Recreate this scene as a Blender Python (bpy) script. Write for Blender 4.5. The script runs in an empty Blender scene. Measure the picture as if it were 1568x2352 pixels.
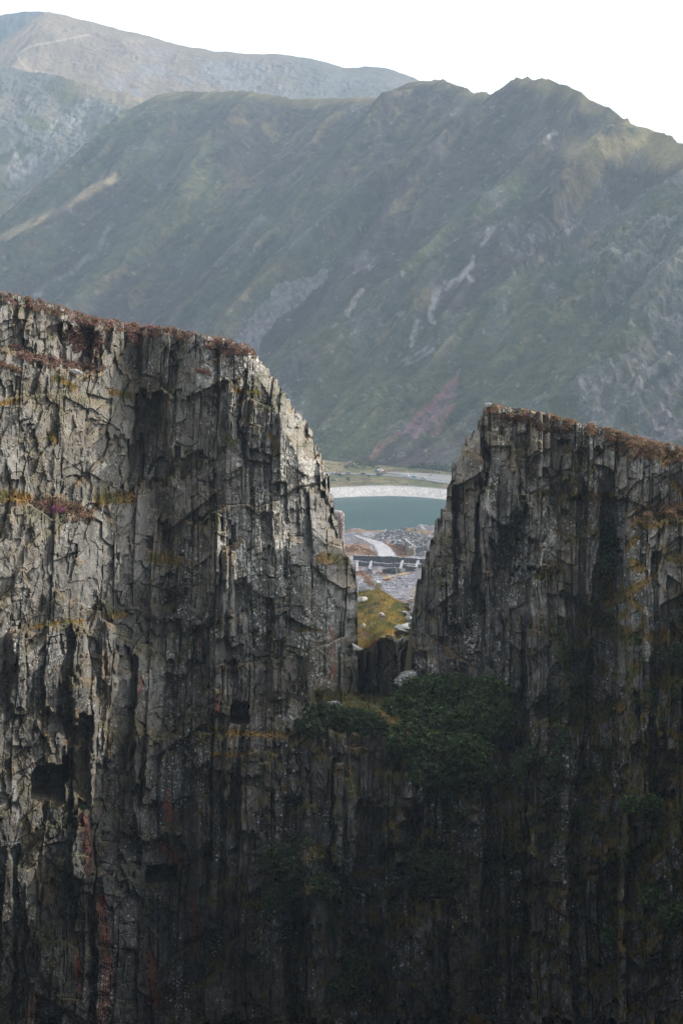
import bpy, bmesh, math, random
import numpy as np
from mathutils import Vector, Matrix
C = bpy.context.scene.collection
sc = bpy.context.scene
random.seed(5); RNG = np.random.default_rng(11)

# ---------------------------------------------------------------- camera, sky, sun, exposure
F = 5556.0                      # focal length in units of the 1568x2352 drawing frame
PITCH = math.atan(476 / F)
cam_d = bpy.data.cameras.new('camera'); cam = bpy.data.objects.new('camera', cam_d); C.objects.link(cam)
cam_d.sensor_fit = 'VERTICAL'; cam_d.sensor_height = 24.0; cam_d.lens = F / 2352 * 24.0
cam_d.clip_start = 0.5; cam_d.clip_end = 30000
cam.location = (0, 0, 0); cam.rotation_euler = (math.pi / 2 - PITCH, 0, 0)
sc.camera = cam
SUN = Vector((0.80, 0.27, 0.54)).normalized()
w = bpy.data.worlds.new("World"); sc.world = w; w.use_nodes = True
nt = w.node_tree; bg = nt.nodes['Background']
sky = nt.nodes.new('ShaderNodeTexSky'); sky.sky_type = 'NISHITA'; sky.sun_disc = False
sky.sun_elevation = math.asin(SUN.z); sky.sun_rotation = math.atan2(SUN.x, SUN.y)
sky.altitude = 300; sky.air_density = 1.0; sky.dust_density = 3.0; sky.ozone_density = 1.0
# bright white cloud veil ahead (towards the light), thinning to blue sky behind the camera
wtc = nt.nodes.new('ShaderNodeTexCoord'); wsx = nt.nodes.new('ShaderNodeVectorMath'); wsx.operation = 'DOT_PRODUCT'; wsx.inputs[1].default_value = (.70, .64, .32); nt.links.new(wtc.outputs['Generated'], wsx.inputs[0])
wr = nt.nodes.new('ShaderNodeMapRange'); wr.interpolation_type = 'SMOOTHSTEP'; wr.inputs[1].default_value = -.15; wr.inputs[2].default_value = .95; wr.inputs[3].default_value = 8.0; wr.inputs[4].default_value = 24.0
nt.links.new(wsx.outputs['Value'], wr.inputs[0])
wc = nt.nodes.new('ShaderNodeVectorMath'); wc.operation = 'SCALE'; wc.inputs[0].default_value = (1.0, 1.0, 1.0); nt.links.new(wr.outputs[0], wc.inputs['Scale'])
veil = nt.nodes.new('ShaderNodeMix'); veil.data_type = 'RGBA'; veil.inputs[0].default_value = 0.6
nt.links.new(sky.outputs[0], veil.inputs[6]); nt.links.new(wc.outputs[0], veil.inputs[7]); nt.links.new(veil.outputs[2], bg.inputs[0]); bg.inputs[1].default_value = 0.12
sl = bpy.data.lights.new('sun', 'SUN'); sl.energy = 2.9; sl.angle = math.radians(0.6); sl.color = (1.0, 0.92, 0.82)
so = bpy.data.objects.new('sun', sl); C.objects.link(so)
so.rotation_euler = (-SUN).to_track_quat('-Z', 'Y').to_euler()
sc.view_settings.view_transform = 'Standard'; sc.view_settings.look = 'None'; sc.view_settings.gamma = 1
sc.view_settings.exposure = 0.45; sc.view_settings.use_curve_mapping = False
sc.render.engine = 'CYCLES'
cy = sc.cycles; cy.use_denoising = True; cy.max_bounces = 4; cy.diffuse_bounces = 2; cy.glossy_bounces = 2
cy.volume_bounces = 0; cy.use_adaptive_sampling = True; cy.adaptive_threshold = 0.03; cy.caustics_reflective = False
HAZE = 0.00012

# ---------------------------------------------------------------- helpers
cp, sp_ = math.cos(PITCH), math.sin(PITCH)
def P(px, py, d):
    """world point seen at frame position (px,py) whose distance along +Y is d"""
    a = (np.asarray(px, float) - 784) / F; b = -(np.asarray(py, float) - 1176) / F
    dy = cp + b * sp_; dz = -sp_ + b * cp
    k = np.asarray(d, float) / dy
    a, k2, dz = np.broadcast_arrays(a, k, dz)
    return np.stack([a * k2, np.broadcast_to(d, k2.shape).astype(float), dz * k2], -1)
def proj(x, y, z):
    dep = y * cp - z * sp_; up = y * sp_ + z * cp
    return 784 + F * x / dep, 1176 - F * up / dep
def H(ix, iy, seed=0):
    ix = np.asarray(ix).astype(np.int64); iy = np.asarray(iy).astype(np.int64)
    n = (ix * 374761393 + iy * 668265263 + seed * 1274126177) & 0xFFFFFFFF
    n = ((n ^ (n >> 13)) * 1274126177) & 0xFFFFFFFF
    n = ((n ^ (n >> 16)) * 2246822519) & 0xFFFFFFFF
    n = n ^ (n >> 15)
    return (n & 0xFFFFFF) / float(0x1000000)
def vn(x, y, seed=0):
    x, y = np.broadcast_arrays(np.asarray(x, float), np.asarray(y, float))
    ix = np.floor(x); iy = np.floor(y); fx = x - ix; fy = y - iy
    fx = fx * fx * (3 - 2 * fx); fy = fy * fy * (3 - 2 * fy)
    a = H(ix, iy, seed); b = H(ix + 1, iy, seed); c = H(ix, iy + 1, seed); d = H(ix + 1, iy + 1, seed)
    return (a + (b - a) * fx) * (1 - fy) + (c + (d - c) * fx) * fy
def fbm(x, y, o=4, seed=0, g=0.5):
    s = 0; a = 1; t = 0
    for k in range(o):
        s = s + a * (vn(x, y, seed + k * 7) * 2 - 1); t += a; a *= g; x = x * 2.03 + 5.2; y = y * 2.03 + 1.7
    return s / t
def ridg(x, y, o=4, seed=0, g=0.5):
    s = 0; a = 1; t = 0
    for k in range(o):
        s = s + a * (1 - np.abs(vn(x, y, seed + k * 7) * 2 - 1)); t += a; a *= g; x = x * 2.03 + 5.2; y = y * 2.03 + 1.7
    return s / t
def sst(a, b, x):
    t = np.clip((x - a) / (b - a), 0, 1); return t * t * (3 - 2 * t)
def mix(a, b, t):
    t = np.asarray(t)[..., None]; return np.asarray(a) * (1 - t) + np.asarray(b) * t
def polydist(u, v, pts):
    d = np.full(np.shape(u), 1e9)
    for (x0, y0), (x1, y1) in zip(pts[:-1], pts[1:]):
        dx, dy = x1 - x0, y1 - y0; L = dx * dx + dy * dy + 1e-9
        t = np.clip(((u - x0) * dx + (v - y0) * dy) / L, 0, 1)
        d = np.minimum(d, np.hypot(u - x0 - t * dx, v - y0 - t * dy))
    return d
def inpoly(u, v, pts):
    r = np.zeros(np.shape(u), bool); n = len(pts)
    for k in range(n):
        x0, y0 = pts[k]; x1, y1 = pts[(k + 1) % n]
        if y0 == y1: continue
        c = ((y0 > v) != (y1 > v)) & (u < (x1 - x0) * (v - y0) / (y1 - y0) + x0)
        r ^= c
    return r

def link(o, parent=None):
    C.objects.link(o)
    if parent is not None: o.parent = parent
    return o
def tag(o, label=None, cat=None, group=None, kind=None):
    for k, v in (('label', label), ('category', cat), ('group', group), ('kind', kind)):
        if v: o[k] = v
    return o
def empty(name, loc=(0, 0, 0), rz=0):
    o = bpy.data.objects.new(name, None); o.location = loc; o.rotation_euler = (0, 0, rz); o.empty_display_size = .5
    C.objects.link(o); return o
def mesh_np(name, V, Fc, mat, parent=None, col=None, smooth=False):
    """V (n,3); Fc (m,k) with one k; col (n,4)"""
    V = np.ascontiguousarray(V, np.float32); Fc = np.ascontiguousarray(Fc, np.int32)
    me = bpy.data.meshes.new(name); m, k = Fc.shape
    me.vertices.add(len(V)); me.vertices.foreach_set('co', V.ravel())
    me.loops.add(m * k); me.loops.foreach_set('vertex_index', Fc.ravel())
    me.polygons.add(m); me.polygons.foreach_set('loop_start', np.arange(0, m * k, k, dtype=np.int32))
    me.update(calc_edges=True)
    if smooth: me.shade_smooth()
    else: me.shade_flat()
    if col is not None:
        a = me.color_attributes.new('Col', 'FLOAT_COLOR', 'POINT'); a.data.foreach_set('color', np.ascontiguousarray(col, np.float32).ravel())
    me.materials.append(mat)
    return link(bpy.data.objects.new(name, me), parent)
def grid_faces(nr, nc, keep=None):
    i = np.arange(nr * nc).reshape(nr, nc)
    f = np.stack([i[:-1, :-1], i[1:, :-1], i[1:, 1:], i[:-1, 1:]], -1)
    return (f[keep] if keep is not None else f.reshape(-1, 4))
def compact(V, Fc, col):
    u, inv = np.unique(Fc.ravel(), return_inverse=True)
    return V[u], inv.reshape(Fc.shape), (None if col is None else col[u])
def obj_bm(name, bm, mat, parent=None, smooth=False):
    me = bpy.data.meshes.new(name); bm.to_mesh(me); bm.free(); me.materials.append(mat)
    if smooth: me.shade_smooth()
    return link(bpy.data.objects.new(name, me), parent)

# ---------------------------------------------------------------- materials
def newmat(name):
    m = bpy.data.materials.new(name); m.use_nodes = True
    return m, m.node_tree, m.node_tree.nodes['Principled BSDF']
def attr_mat(name, rough=0.9, noise=(1.2, 0.25), noise2=(0.15, .2), bump=(1.0, 0.3), stretch=(1, 1, 1), lichen=None, spec=0.25):
    m, n, b = newmat(name); N = n.nodes; L = n.links
    at = N.new('ShaderNodeAttribute'); at.attribute_name = 'Col'
    tc = N.new('ShaderNodeTexCoord'); mp = N.new('ShaderNodeMapping'); mp.inputs['Scale'].default_value = stretch
    L.new(tc.outputs['Object'], mp.inputs[0])
    col = at.outputs['Color']
    for sc_, amt in (noise, noise2):
        t = N.new('ShaderNodeTexNoise'); t.inputs['Scale'].default_value = sc_; t.inputs['Detail'].default_value = 5; t.inputs['Roughness'].default_value = .65
        L.new(mp.outputs[0], t.inputs['Vector'])
        r = N.new('ShaderNodeMapRange'); r.inputs[1].default_value = .3; r.inputs[2].default_value = .7; r.inputs[3].default_value = 1 - amt; r.inputs[4].default_value = 1 + amt
        L.new(t.outputs[0], r.inputs[0])
        x = N.new('ShaderNodeVectorMath'); x.operation = 'SCALE'; L.new(col, x.inputs[0]); L.new(r.outputs[0], x.inputs['Scale']); col = x.outputs[0]
    if lichen:
        vs = None
        for (s, th) in ((lichen, .16), (lichen * 2.3, .17)):
            wn = N.new('ShaderNodeTexNoise'); wn.inputs['Scale'].default_value = s * 1.7; wn.inputs['Detail'].default_value = 2
            L.new(tc.outputs['Object'], wn.inputs['Vector'])
            ad = N.new('ShaderNodeMixRGB'); ad.blend_type = 'ADD'; ad.inputs[0].default_value = .35 / s
            L.new(tc.outputs['Object'], ad.inputs[1]); L.new(wn.outputs['Color'], ad.inputs[2])
            v = N.new('ShaderNodeTexVoronoi'); v.inputs['Scale'].default_value = s; L.new(ad.outputs[0], v.inputs['Vector'])
            sep = N.new('ShaderNodeSeparateColor'); L.new(v.outputs['Color'], sep.inputs[0])
            # dot size = attribute alpha * random per cell
            mm = N.new('ShaderNodeMath'); mm.operation = 'MULTIPLY'; L.new(sep.outputs[0], mm.inputs[0]); L.new(at.outputs['Alpha'], mm.inputs[1])
            m2 = N.new('ShaderNodeMath'); m2.operation = 'MULTIPLY'; m2.inputs[1].default_value = .66; L.new(mm.outputs[0], m2.inputs[0])
            sb = N.new('ShaderNodeMath'); sb.operation = 'SUBTRACT'; L.new(m2.outputs[0], sb.inputs[0]); L.new(v.outputs['Distance'], sb.inputs[1])
            r = N.new('ShaderNodeMapRange'); r.inputs[1].default_value = -.06; r.inputs[2].default_value = .06; L.new(sb.outputs[0], r.inputs[0])
            if vs is None: vs = r.outputs[0]
            else:
                mx = N.new('ShaderNodeMath'); mx.operation = 'MAXIMUM'; L.new(vs, mx.inputs[0]); L.new(r.outputs[0], mx.inputs[1]); vs = mx.outputs[0]
        mxx = N.new('ShaderNodeMix'); mxx.data_type = 'RGBA'; L.new(vs, mxx.inputs[0]); L.new(col, mxx.inputs[6]); mxx.inputs[7].default_value = (.60, .60, .56, 1); col = mxx.outputs[2]
    L.new(col, b.inputs['Base Color']); b.inputs['Roughness'].default_value = rough; b.inputs['Specular IOR Level'].default_value = spec
    if bump:
        t = N.new('ShaderNodeTexNoise'); t.inputs['Scale'].default_value = bump[0]; t.inputs['Detail'].default_value = 6; t.inputs['Roughness'].default_value = .7
        L.new(mp.outputs[0], t.inputs['Vector'])
        bp = N.new('ShaderNodeBump'); bp.inputs['Strength'].default_value = bump[1]; bp.inputs['Distance'].default_value = 1.0 / bump[0]
        L.new(t.outputs[0], bp.inputs['Height']); L.new(bp.outputs[0], b.inputs['Normal'])
    return m
def flat_mat(name, c, rough=.7, var=.15, scale=3.0, metal=0, spec=.4):
    m, n, b = newmat(name); N = n.nodes; L = n.links
    t = N.new('ShaderNodeTexNoise'); t.inputs['Scale'].default_value = scale; t.inputs['Detail'].default_value = 5
    tc = N.new('ShaderNodeTexCoord'); L.new(tc.outputs['Object'], t.inputs['Vector'])
    r = N.new('ShaderNodeMix'); r.data_type = 'RGBA'; r.inputs[6].default_value = (*[k * (1 - var) for k in c], 1); r.inputs[7].default_value = (*[k * (1 + var) for k in c], 1)
    L.new(t.outputs[0], r.inputs[0]); L.new(r.outputs[2], b.inputs['Base Color'])
    b.inputs['Roughness'].default_value = rough; b.inputs['Metallic'].default_value = metal; b.inputs['Specular IOR Level'].default_value = spec
    return m
M_rock = attr_mat('slate_rock', .85, (1.6, .28), (.35, .22), (1.6, .35), (1, 1, .75), lichen=2.6)
M_mtn = attr_mat('hillside', 1.0, (.06, .18), (.35, .2), (.16, .7), spec=.05)
M_gnd = attr_mat('rough_ground', .95, (.9, .25), (3.0, .2), (1.5, .45), spec=.1)
def leaf_mat(name, tr=.25):
    m, n, b = newmat(name)
    at = n.nodes.new('ShaderNodeAttribute'); at.attribute_name = 'Col'
    n.links.new(at.outputs['Color'], b.inputs['Base Color']); b.inputs['Roughness'].default_value = .7; b.inputs['Specular IOR Level'].default_value = .2
    if tr:
        t = n.nodes.new('ShaderNodeBsdfTranslucent'); n.links.new(at.outputs['Color'], t.inputs[0])
        mx = n.nodes.new('ShaderNodeMixShader'); mx.inputs[0].default_value = tr
        n.links.new(b.outputs[0], mx.inputs[1]); n.links.new(t.outputs[0], mx.inputs[2]); n.links.new(mx.outputs[0], n.nodes['Material Output'].inputs[0])
    return m
M_leaf = leaf_mat('foliage'); M_bark = flat_mat('bark', (.09, .075, .06))

# ---------------------------------------------------------------- far mountains
def loft(name, pairs, ns, nt_, amp, gul, colf, s_res=None, footz=-135.0, foot_py=None, back=400, prof=1.0, seed=1, srange=None):
    pr = np.array(pairs, float)
    s = np.linspace(0, len(pr) - 1, ns)
    # even out in image x of crest
    cx = pr[:, 0]; u = np.linspace(cx[0], cx[-1], ns); s = np.interp(u, cx, np.arange(len(pr)))
    k = np.arange(len(pr))
    it = lambda j: np.interp(s, k, pr[:, j])
    crest = P(it(0), it(1), it(2))
    fd = it(4)
    if foot_py is None: foot = P(it(3), 900, fd); foot[:, 2] = footz; foot[:, 0] = (it(3) - 784) / F * fd
    else: foot = P(it(3), foot_py, fd)
    ker = np.ones(9) / 9
    for a in (foot,):
        for c in range(3):
            e = np.pad(a[:, c], 20, mode='edge'); a[:, c] = np.convolve(e, np.ones(41) / 41, 'same')[20:-20]
    L = np.concatenate([[0], np.cumsum(np.linalg.norm(np.diff((crest + foot) / 2, axis=0), axis=1))])
    t = np.linspace(0, 1, nt_) ** 0.92
    T, S = np.meshgrid(t, L, indexing='ij')
    Ln = np.linalg.norm(crest - foot, axis=1)[None, :] * T
    hz = (1 - T) ** prof
    X = crest[None, :, :2] * (1 - T[..., None]) + foot[None, :, :2] * T[..., None]
    Z = foot[None, :, 2] + (crest[None, :, 2] - foot[None, :, 2]) * hz
    env = np.clip(T * 9, 0, 1) * np.clip((1 - T) * 5, 0, 1)
    # gullies and spurs along the fall lines
    wS = S + 60 * fbm(S / 260, Ln / 300, 3, seed + 3) + 14 * fbm(S / 50, Ln / 60, 3, seed + 4)
    r1 = ridg(wS / gul[0], Ln / gul[1], 3, seed)
    r2 = ridg(wS / (gul[0] * .27), Ln / (gul[1] * .3), 3, seed + 31)
    r3 = fbm(X[..., 0] / 22, X[..., 1] / 22, 4, seed + 57)
    crag = np.clip(colf('crag', S, Ln, T, None, None, X, Z), 0, 1)
    fine = ridg(X[..., 0] / 13 + 3, X[..., 1] / 16, 4, seed + 59)
    d = (r1 - .6) * amp * 2 * env + (r2 - .6) * amp * .5 * env + (fine - .6) * (4.5 + 6 * crag) * np.clip(env + .3, 0, 1) + r3 * (1.2 + 4 * crag) * np.clip(env + .15, 0, 1)
    if name == 'mountain':
        wob = u[None, :] + 26 * fbm(Ln / 160, T * 0 + 2, 3, 88) + 10 * fbm(S / 40, Ln / 60, 3, 89)
        for p0, a0, w0 in ((470, 12, 34), (575, 24, 46), (705, 22, 40), (850, 12, 40), (985, 30, 46), (1155, 34, 50), (1345, 30, 48), (1480, 16, 40), (1640, 24, 60), (1800, 20, 60)):
            x_ = (wob - p0) / w0; d += a0 * np.exp(-np.abs(x_) * np.where(x_ < 0, 1.6, .8)) * np.clip(T * 7, 0, 1) * np.clip((1 - T) * 1.6, 0, 1)
        d -= 9 * np.clip(T * 6, 0, 1) * np.clip((1 - T) * 2, 0, 1)
    # craggy steps: terraces across the fall line
    cw = (Ln + 14 * fbm(S / 30, Ln / 30, 3, seed + 9)) / 19.0
    st = np.abs((cw % 1) - .5) * 2
    rk = ridg(wS / 9, Ln / 26, 3, seed + 77)
    d += crag * env * ((st - .5) * 3.0 + (rk - .6) * 3.5)
    d += 5.5 * (ridg(S / 26, T * 4, 4, seed + 5) - .62) * np.exp(-T * 26)
    Z = Z + d
    Y = X[..., 1] - d * .35
    V = np.stack([X[..., 0], Y, Z], -1)
    px, py = proj(V[..., 0], V[..., 1], V[..., 2])
    col = colf('col', S, Ln, T, px, py, X, dict(r1=r1, r2=r2, r3=r3, crag=crag, rk=rk, st=st))
    # back side
    B = V[:1].copy(); rows = []
    for j, (dy, dz) in enumerate(((back, -back * .55), (30, -6))):
        b = B.copy(); b[..., 1] += dy; b[..., 2] += dz; rows.append(b)
    V = np.concatenate(rows + [V], 0); col = np.concatenate([col[:1]] * 2 + [col], 0)
    nr, nc = V.shape[:2]
    o = mesh_np(name, V.reshape(-1, 3), grid_faces(nr, nc), M_mtn, col=np.concatenate([col, np.ones(col.shape[:2] + (1,))], -1).reshape(-1, 4), smooth=True)
    return tag(o, kind='structure')

GRASS = np.array([.082, .094, .052]); DRY = np.array([.20, .17, .085]); HEATH = np.array([.066, .057, .050]); SCREE = np.array([.17, .165, .17]); PALE = np.array([.36, .34, .33])
def col_main(what, S, Ln, T, px, py, X, k):
    if what == 'crag':
        if px is None:
            c = sst(.0, .45, fbm(S / 170, Ln / 110, 4, 91) + .2 + .45 * sst(1500, 2400, S) * sst(.1, .3, T) - .45 * sst(2400, 1500, S))
            return c * .85
    n1 = fbm(S / 120, Ln / 200, 5, 21); n2 = fbm(S / 16, Ln / 60, 4, 33); n3 = fbm(X[..., 0] / 9, X[..., 1] / 9, 4, 35)
    c = mix(GRASS, HEATH, sst(-.25, .35, n1 + .5 * n2 + .25 * (1 - k['r1']) + .35 * sst(900, 250, py) * sst(300, 600, px) - .1))
    c = mix(c, DRY, sst(.1, .6, n2 + .3 * n3 + .5 * (k['r1'] - .6)) * .5)
    c = c * (.80 + .22 * fbm(X[..., 0] / 5, X[..., 1] / 6, 3, 36) + .25 * n3 + .25 * fbm(S / 40, Ln / 90, 3, 37))[..., None]
    c = mix(c, DRY * 1.2, sst(.045, .0, T + .03 * n2) * .8)
    # sunlight painted into a dry strip down the left spur; dry right shoulder
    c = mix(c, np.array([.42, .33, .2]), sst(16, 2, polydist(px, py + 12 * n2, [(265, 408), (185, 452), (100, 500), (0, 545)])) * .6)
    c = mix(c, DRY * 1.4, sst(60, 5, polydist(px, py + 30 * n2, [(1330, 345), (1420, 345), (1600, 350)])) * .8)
    # grey rock and scree on the right half
    rr = sst(.15, .75, fbm(S / 60, Ln / 45, 5, 63) + .45 * k['crag'] + .5 * (k['rk'] - .6) + .25 * sst(1000, 1500, px))
    c = mix(c, SCREE * .75, rr * .5)
    c = mix(c, PALE * .8, sst(.46, .56, fbm(X[..., 0] / 7, X[..., 1] / 9, 4, 65) + .25 * k['crag'] + .1 * (rr - .5)) * .4)
    def blob(pts, w, colr, a, nz=14):
        nonlocal c
        uu = px + nz * fbm(px / 30, py / 30, 3, 5); vv = py + nz * fbm(px / 28, py / 28, 3, 6)
        m = inpoly(uu, vv, pts).astype(float) if w == 0 else sst(w, w * .3, polydist(uu, vv, pts))
        m = m * np.clip(.75 + 1.0 * fbm(px / 7, py / 9, 3, 8), 0, 1)
        c = mix(c, colr, m * a)
    blob([(640, 650), (770, 615), (700, 690), (640, 730), (585, 800), (545, 775), (600, 700)], 0, np.array([.21, .20, .215]), .8)
    blob([(1060, 840), (1010, 900), (960, 960), (905, 1000), (960, 1000), (1010, 1000), (1035, 930)], 0, np.array([.20, .12, .14]), .85)
    blob([(1045, 870), (985, 930), (955, 960)], 12, np.array([.24, .11, .10]), .7, 7)
    blob([(1040, 930), (1005, 980), (1000, 1000)], 7, np.array([.24, .12, .09]), .65, 6)
    blob([(905, 995), (880, 1020), (855, 1055)], 10, np.array([.22, .12, .10]), .6, 8)
    blob([(872, 1015), (842, 1060), (815, 1085)], 5, np.array([.22, .12, .09]), .7, 4)
    for pts in ([(1130, 525), (1112, 560)], [(1085, 600), (1050, 640), (1010, 660), (1000, 700)], [(1075, 615), (1085, 640)], [(1000, 690), (985, 740)], [(960, 740), (940, 790)], [(1270, 300), (1255, 330)], [(830, 670), (800, 720)]):
        blob(pts, 11, PALE, .7, 16)
    blob([(980, 795), (925, 830), (950, 830), (990, 800)], 6, SCREE * 1.4, .7, 8)
    blob([(600, 500), (540, 570), (505, 605)], 9, SCREE * 1.5, .5, 12)
    blob([(255, 520), (215, 590), (130, 640)], 10, SCREE * 1.3, .5, 12)
    blob([(1568, 880), (1500, 960), (1568, 1000)], 22, np.array([.2, .17, .17]), .6, 15)
    dr = sst(.72, .95, k['r2']) * .22 - sst(.5, .3, k['r2']) * .35; c = c * (1 + dr)[..., None]
    hs = H(np.round(X[..., 0] * .7), np.round(X[..., 1] * .5), 77); c = mix(c, PALE, ((hs > 1.0 - .009 * rr) & (T > .03)) * .35); c = c * (1 - .2 * (hs < .05))[..., None]
    return np.clip(c, .01, .6)
CR = [(-300, 690, 3300), (0, 545, 3500), (100, 500, 3560), (180, 455, 3650), (255, 415, 3700), (345, 225, 3900),
      (400, 208, 3850), (500, 212, 3750), (525, 209, 3730), (570, 208, 3680), (640, 220, 3600), (690, 231, 3510), (702, 226, 3490), (760, 225, 3450), (870, 226, 3350),
      (905, 205, 3300), (940, 189, 3270), (975, 187, 3240), (1000, 180, 3200), (1020, 183, 3160), (1060, 200, 3100), (1100, 212, 3040), (1128, 215, 3000), (1145, 206, 2980), (1160, 192, 2950), (1185, 180, 2925),
      (1210, 177, 2890), (1235, 181, 2870), (1270, 184, 2840), (1285, 192, 2810), (1300, 198, 2800), (1340, 215, 2750), (1352, 226, 2740), (1400, 250, 2700), (1460, 285, 2620),
      (1500, 297, 2590), (1520, 303, 2560), (1568, 330, 2500), (1800, 430, 2300), (2200, 600, 2000), (2700, 660, 1900)]
_fx = [-1600, -1000, -550, -350, -150, 50, 230, 500, 720, 900, 980, 1220, 1560, 2100, 2600]; _fd = [3300, 3100, 2930, 2850, 2700, 2580, 2460, 2280, 2120, 2020, 1985, 1900, 1800, 1650, 1600]
CP = []
for (a_, b_, d_) in CR:
    fx_ = a_ - float(np.interp(a_, [-300, 345, 900, 1200, 1568, 1800, 2200, 2700], [1250, 1000, 860, 820, 800, 760, 640, 500])); CP.append((a_, b_, d_, fx_, float(np.interp(fx_, _fx, _fd))))
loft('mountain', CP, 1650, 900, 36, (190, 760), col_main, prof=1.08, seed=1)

def col_left(what, S, Ln, T, px, py, X, k):
    if what == 'crag': return sst(.1, .3, T) * .0 + sst(-.1, .35, fbm(S / 140, Ln / 150, 3, 191) + .3) * sst(.75, .45, T)
    n1 = fbm(S / 160, Ln / 160, 5, 121); n2 = fbm(S / 16, Ln / 50, 4, 133)
    c = mix(GRASS * 1.1, DRY * .8, sst(-.3, .5, n1 + n2))
    c = mix(c, SCREE * 1.35, sst(-.1, .5, fbm(S / 50, Ln / 50, 5, 66) + .7 * k['crag'] + .5 * (k['rk'] - .6)) * .55)
    c = mix(c, np.array([.40, .32, .2]), sst(.06, .02, T + .015 * n2) * sst(130, 200, px) * .8)  # sunlight on the grassy crest strip, painted as a paler colour
    for pts in ([(230, 180), (200, 230), (150, 290), (60, 380), (20, 400)], [(180, 250), (120, 290)], [(20, 330), (60, 400)]):
        m = sst(26, 4, polydist(px + 25 * n2, py + 25 * n1, pts)) * np.clip(.4 + 1.4 * fbm(px / 7, py / 12, 3, 8), 0, 1); c = mix(c, PALE * 1.1, m * .8)
    c = mix(c, DRY * 1.5, sst(20, 2, polydist(px, py + 20 * n2, [(0, 530), (90, 485), (180, 450), (260, 420)])) * .7)  # lit line of the spur carried on in paint
    return np.clip(c, .01, .6)
loft('hill', [(-320, 130, 4300, -1100, 3700), (0, 150, 4500, -900, 3600), (60, 163, 4500, -700, 3600), (130, 172, 4480, -500, 3600), (190, 190, 4450, -350, 3600), (260, 205, 4400, -250, 3600), (345, 229, 4350, -150, 3600), (430, 260, 4300, -50, 3600), (700, 340, 4200, 200, 3600)],
     620, 420, 26, (170, 500), col_left, prof=.95, seed=41)
def col_far(what, S, Ln, T, px, py, X, k):
    if what == 'crag': return sst(.08, .16, T) * sst(500, 900, S) * .55
    n1 = fbm(S / 200, Ln / 120, 5, 221); n2 = fbm(S / 22, Ln / 60, 4, 233)
    c = mix(np.array([.22, .18, .135]), np.array([.28, .225, .165]), sst(-.4, .4, n1 + .5 * n2))
    m = sst(-.2, .35, fbm(S / 70, Ln / 90, 4, 266) + .6 * n2) * sst(210, 290, px) * sst(12, 40, py - np.interp(px, [200, 330, 600, 980], [95, 85, 120, 180]))
    c = mix(c, np.array([.25, .24, .24]), m * .8)
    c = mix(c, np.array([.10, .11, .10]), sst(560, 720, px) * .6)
    for pts, wd in (([(205, 80), (160, 88), (120, 97), (80, 104), (58, 112), (40, 126), (50, 145), (68, 160), (125, 174)], 3.2), ([(360, 88), (260, 100), (140, 140), (70, 150)], 1.6)):
        c = mix(c, np.array([.5, .43, .34]), sst(wd, wd * .5, polydist(px, py, pts)) * (.6 if wd > 2 else .25))
    return np.clip(c, .01, .6)
loft('ridge', [(-250, 190, 5200, -400, 4600), (0, 100, 5400, -250, 4650), (40, 72, 5460, -200, 4650), (70, 50, 5500, -150, 4650), (100, 30, 5560, -60, 4650), (115, 27, 5580, -20, 4650), (170, 40, 5600, 60, 4650), (250, 61, 5600, 150, 4650), (330, 80, 5600, 240, 4650), (400, 100, 5600, 320, 4650), (480, 115, 5600, 400, 4650), (530, 120, 5600, 450, 4650),
      (590, 122, 5600, 520, 4650), (660, 125, 5600, 600, 4650), (740, 140, 5600, 700, 4650), (790, 157, 5600, 740, 4650), (830, 155, 5600, 780, 4650), (845, 152, 5600, 800, 4650), (905, 160, 5600, 850, 4650), (960, 183, 5600, 900, 4650), (1100, 230, 5600, 1050, 4650), (1500, 330, 5500, 1400, 4650)],
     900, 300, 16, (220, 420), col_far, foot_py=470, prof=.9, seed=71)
def col_peak(what, S, Ln, T, px, py, X, k):
    if what == 'crag': return T * 0 + .5
    return mix(np.array([.09, .10, .10]), np.array([.14, .14, .13]), sst(-.3, .4, fbm(S / 90, Ln / 120, 4, 321)))
loft('peak', [(-350, 90, 6500, -400, 5900), (0, 36, 6500, -60, 5900), (30, 30, 6500, -20, 5900), (60, 25, 6500, 30, 5900), (110, 28, 6500, 90, 5900), (170, 50, 6500, 170, 5900), (300, 110, 6500, 300, 5900)],
     260, 90, 30, (160, 400), col_peak, foot_py=300, seed=81)

# ---------------------------------------------------------------- valley floor, lake, beach, road
LAKEZ = -142.0
_sx = np.array([-1200, -300, -60, -7.7, 15, 37.6, 55, 75, 130, 300, 1200]); _sy = np.array([1350, 1650, 1758, 1779, 1793, 1799, 1790, 1766, 1700, 1560, 1300])
def shore(x): return np.interp(x, _sx, _sy)
def vz(x, y):
    r = y - shore(x)
    return np.where(r < 0, LAKEZ + r * .16, np.where(r < 33, LAKEZ + r * .145, LAKEZ + 4.8 + np.clip((r - 33), 0, 220) * .009))
def on_valley(px, py):
    """world point on the valley floor seen at a frame position"""
    d = 1900.0
    for _ in range(40):
        p = P(px, py, d); z = float(vz(p[0], p[1])); d = d * (z / p[2]) * .5 + d * .5
    p = P(px, py, d); return np.array([p[0], p[1], float(vz(p[0], p[1]))])
xs = np.concatenate([np.linspace(-1500, -60, 60), np.linspace(-55, 120, 330), np.linspace(130, 1500, 60)])
ry = np.concatenate([np.linspace(-60, -4, 6), np.linspace(-2, 40, 50), np.linspace(41, 260, 260), np.linspace(270, 1800, 40)])
RY, XX = np.meshgrid(ry, xs, indexing='ij'); YY = shore(XX) + RY
ZZ = vz(XX, YY) + .35 * fbm(XX / 9, YY / 9, 4, 7) * sst(34, 45, RY)
px, py = proj(XX, YY, ZZ)
c = mix(np.array([.15, .135, .065]), np.array([.085, .10, .045]), sst(-.2, .35, fbm(XX / 14, YY / 40, 5, 17)))
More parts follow.
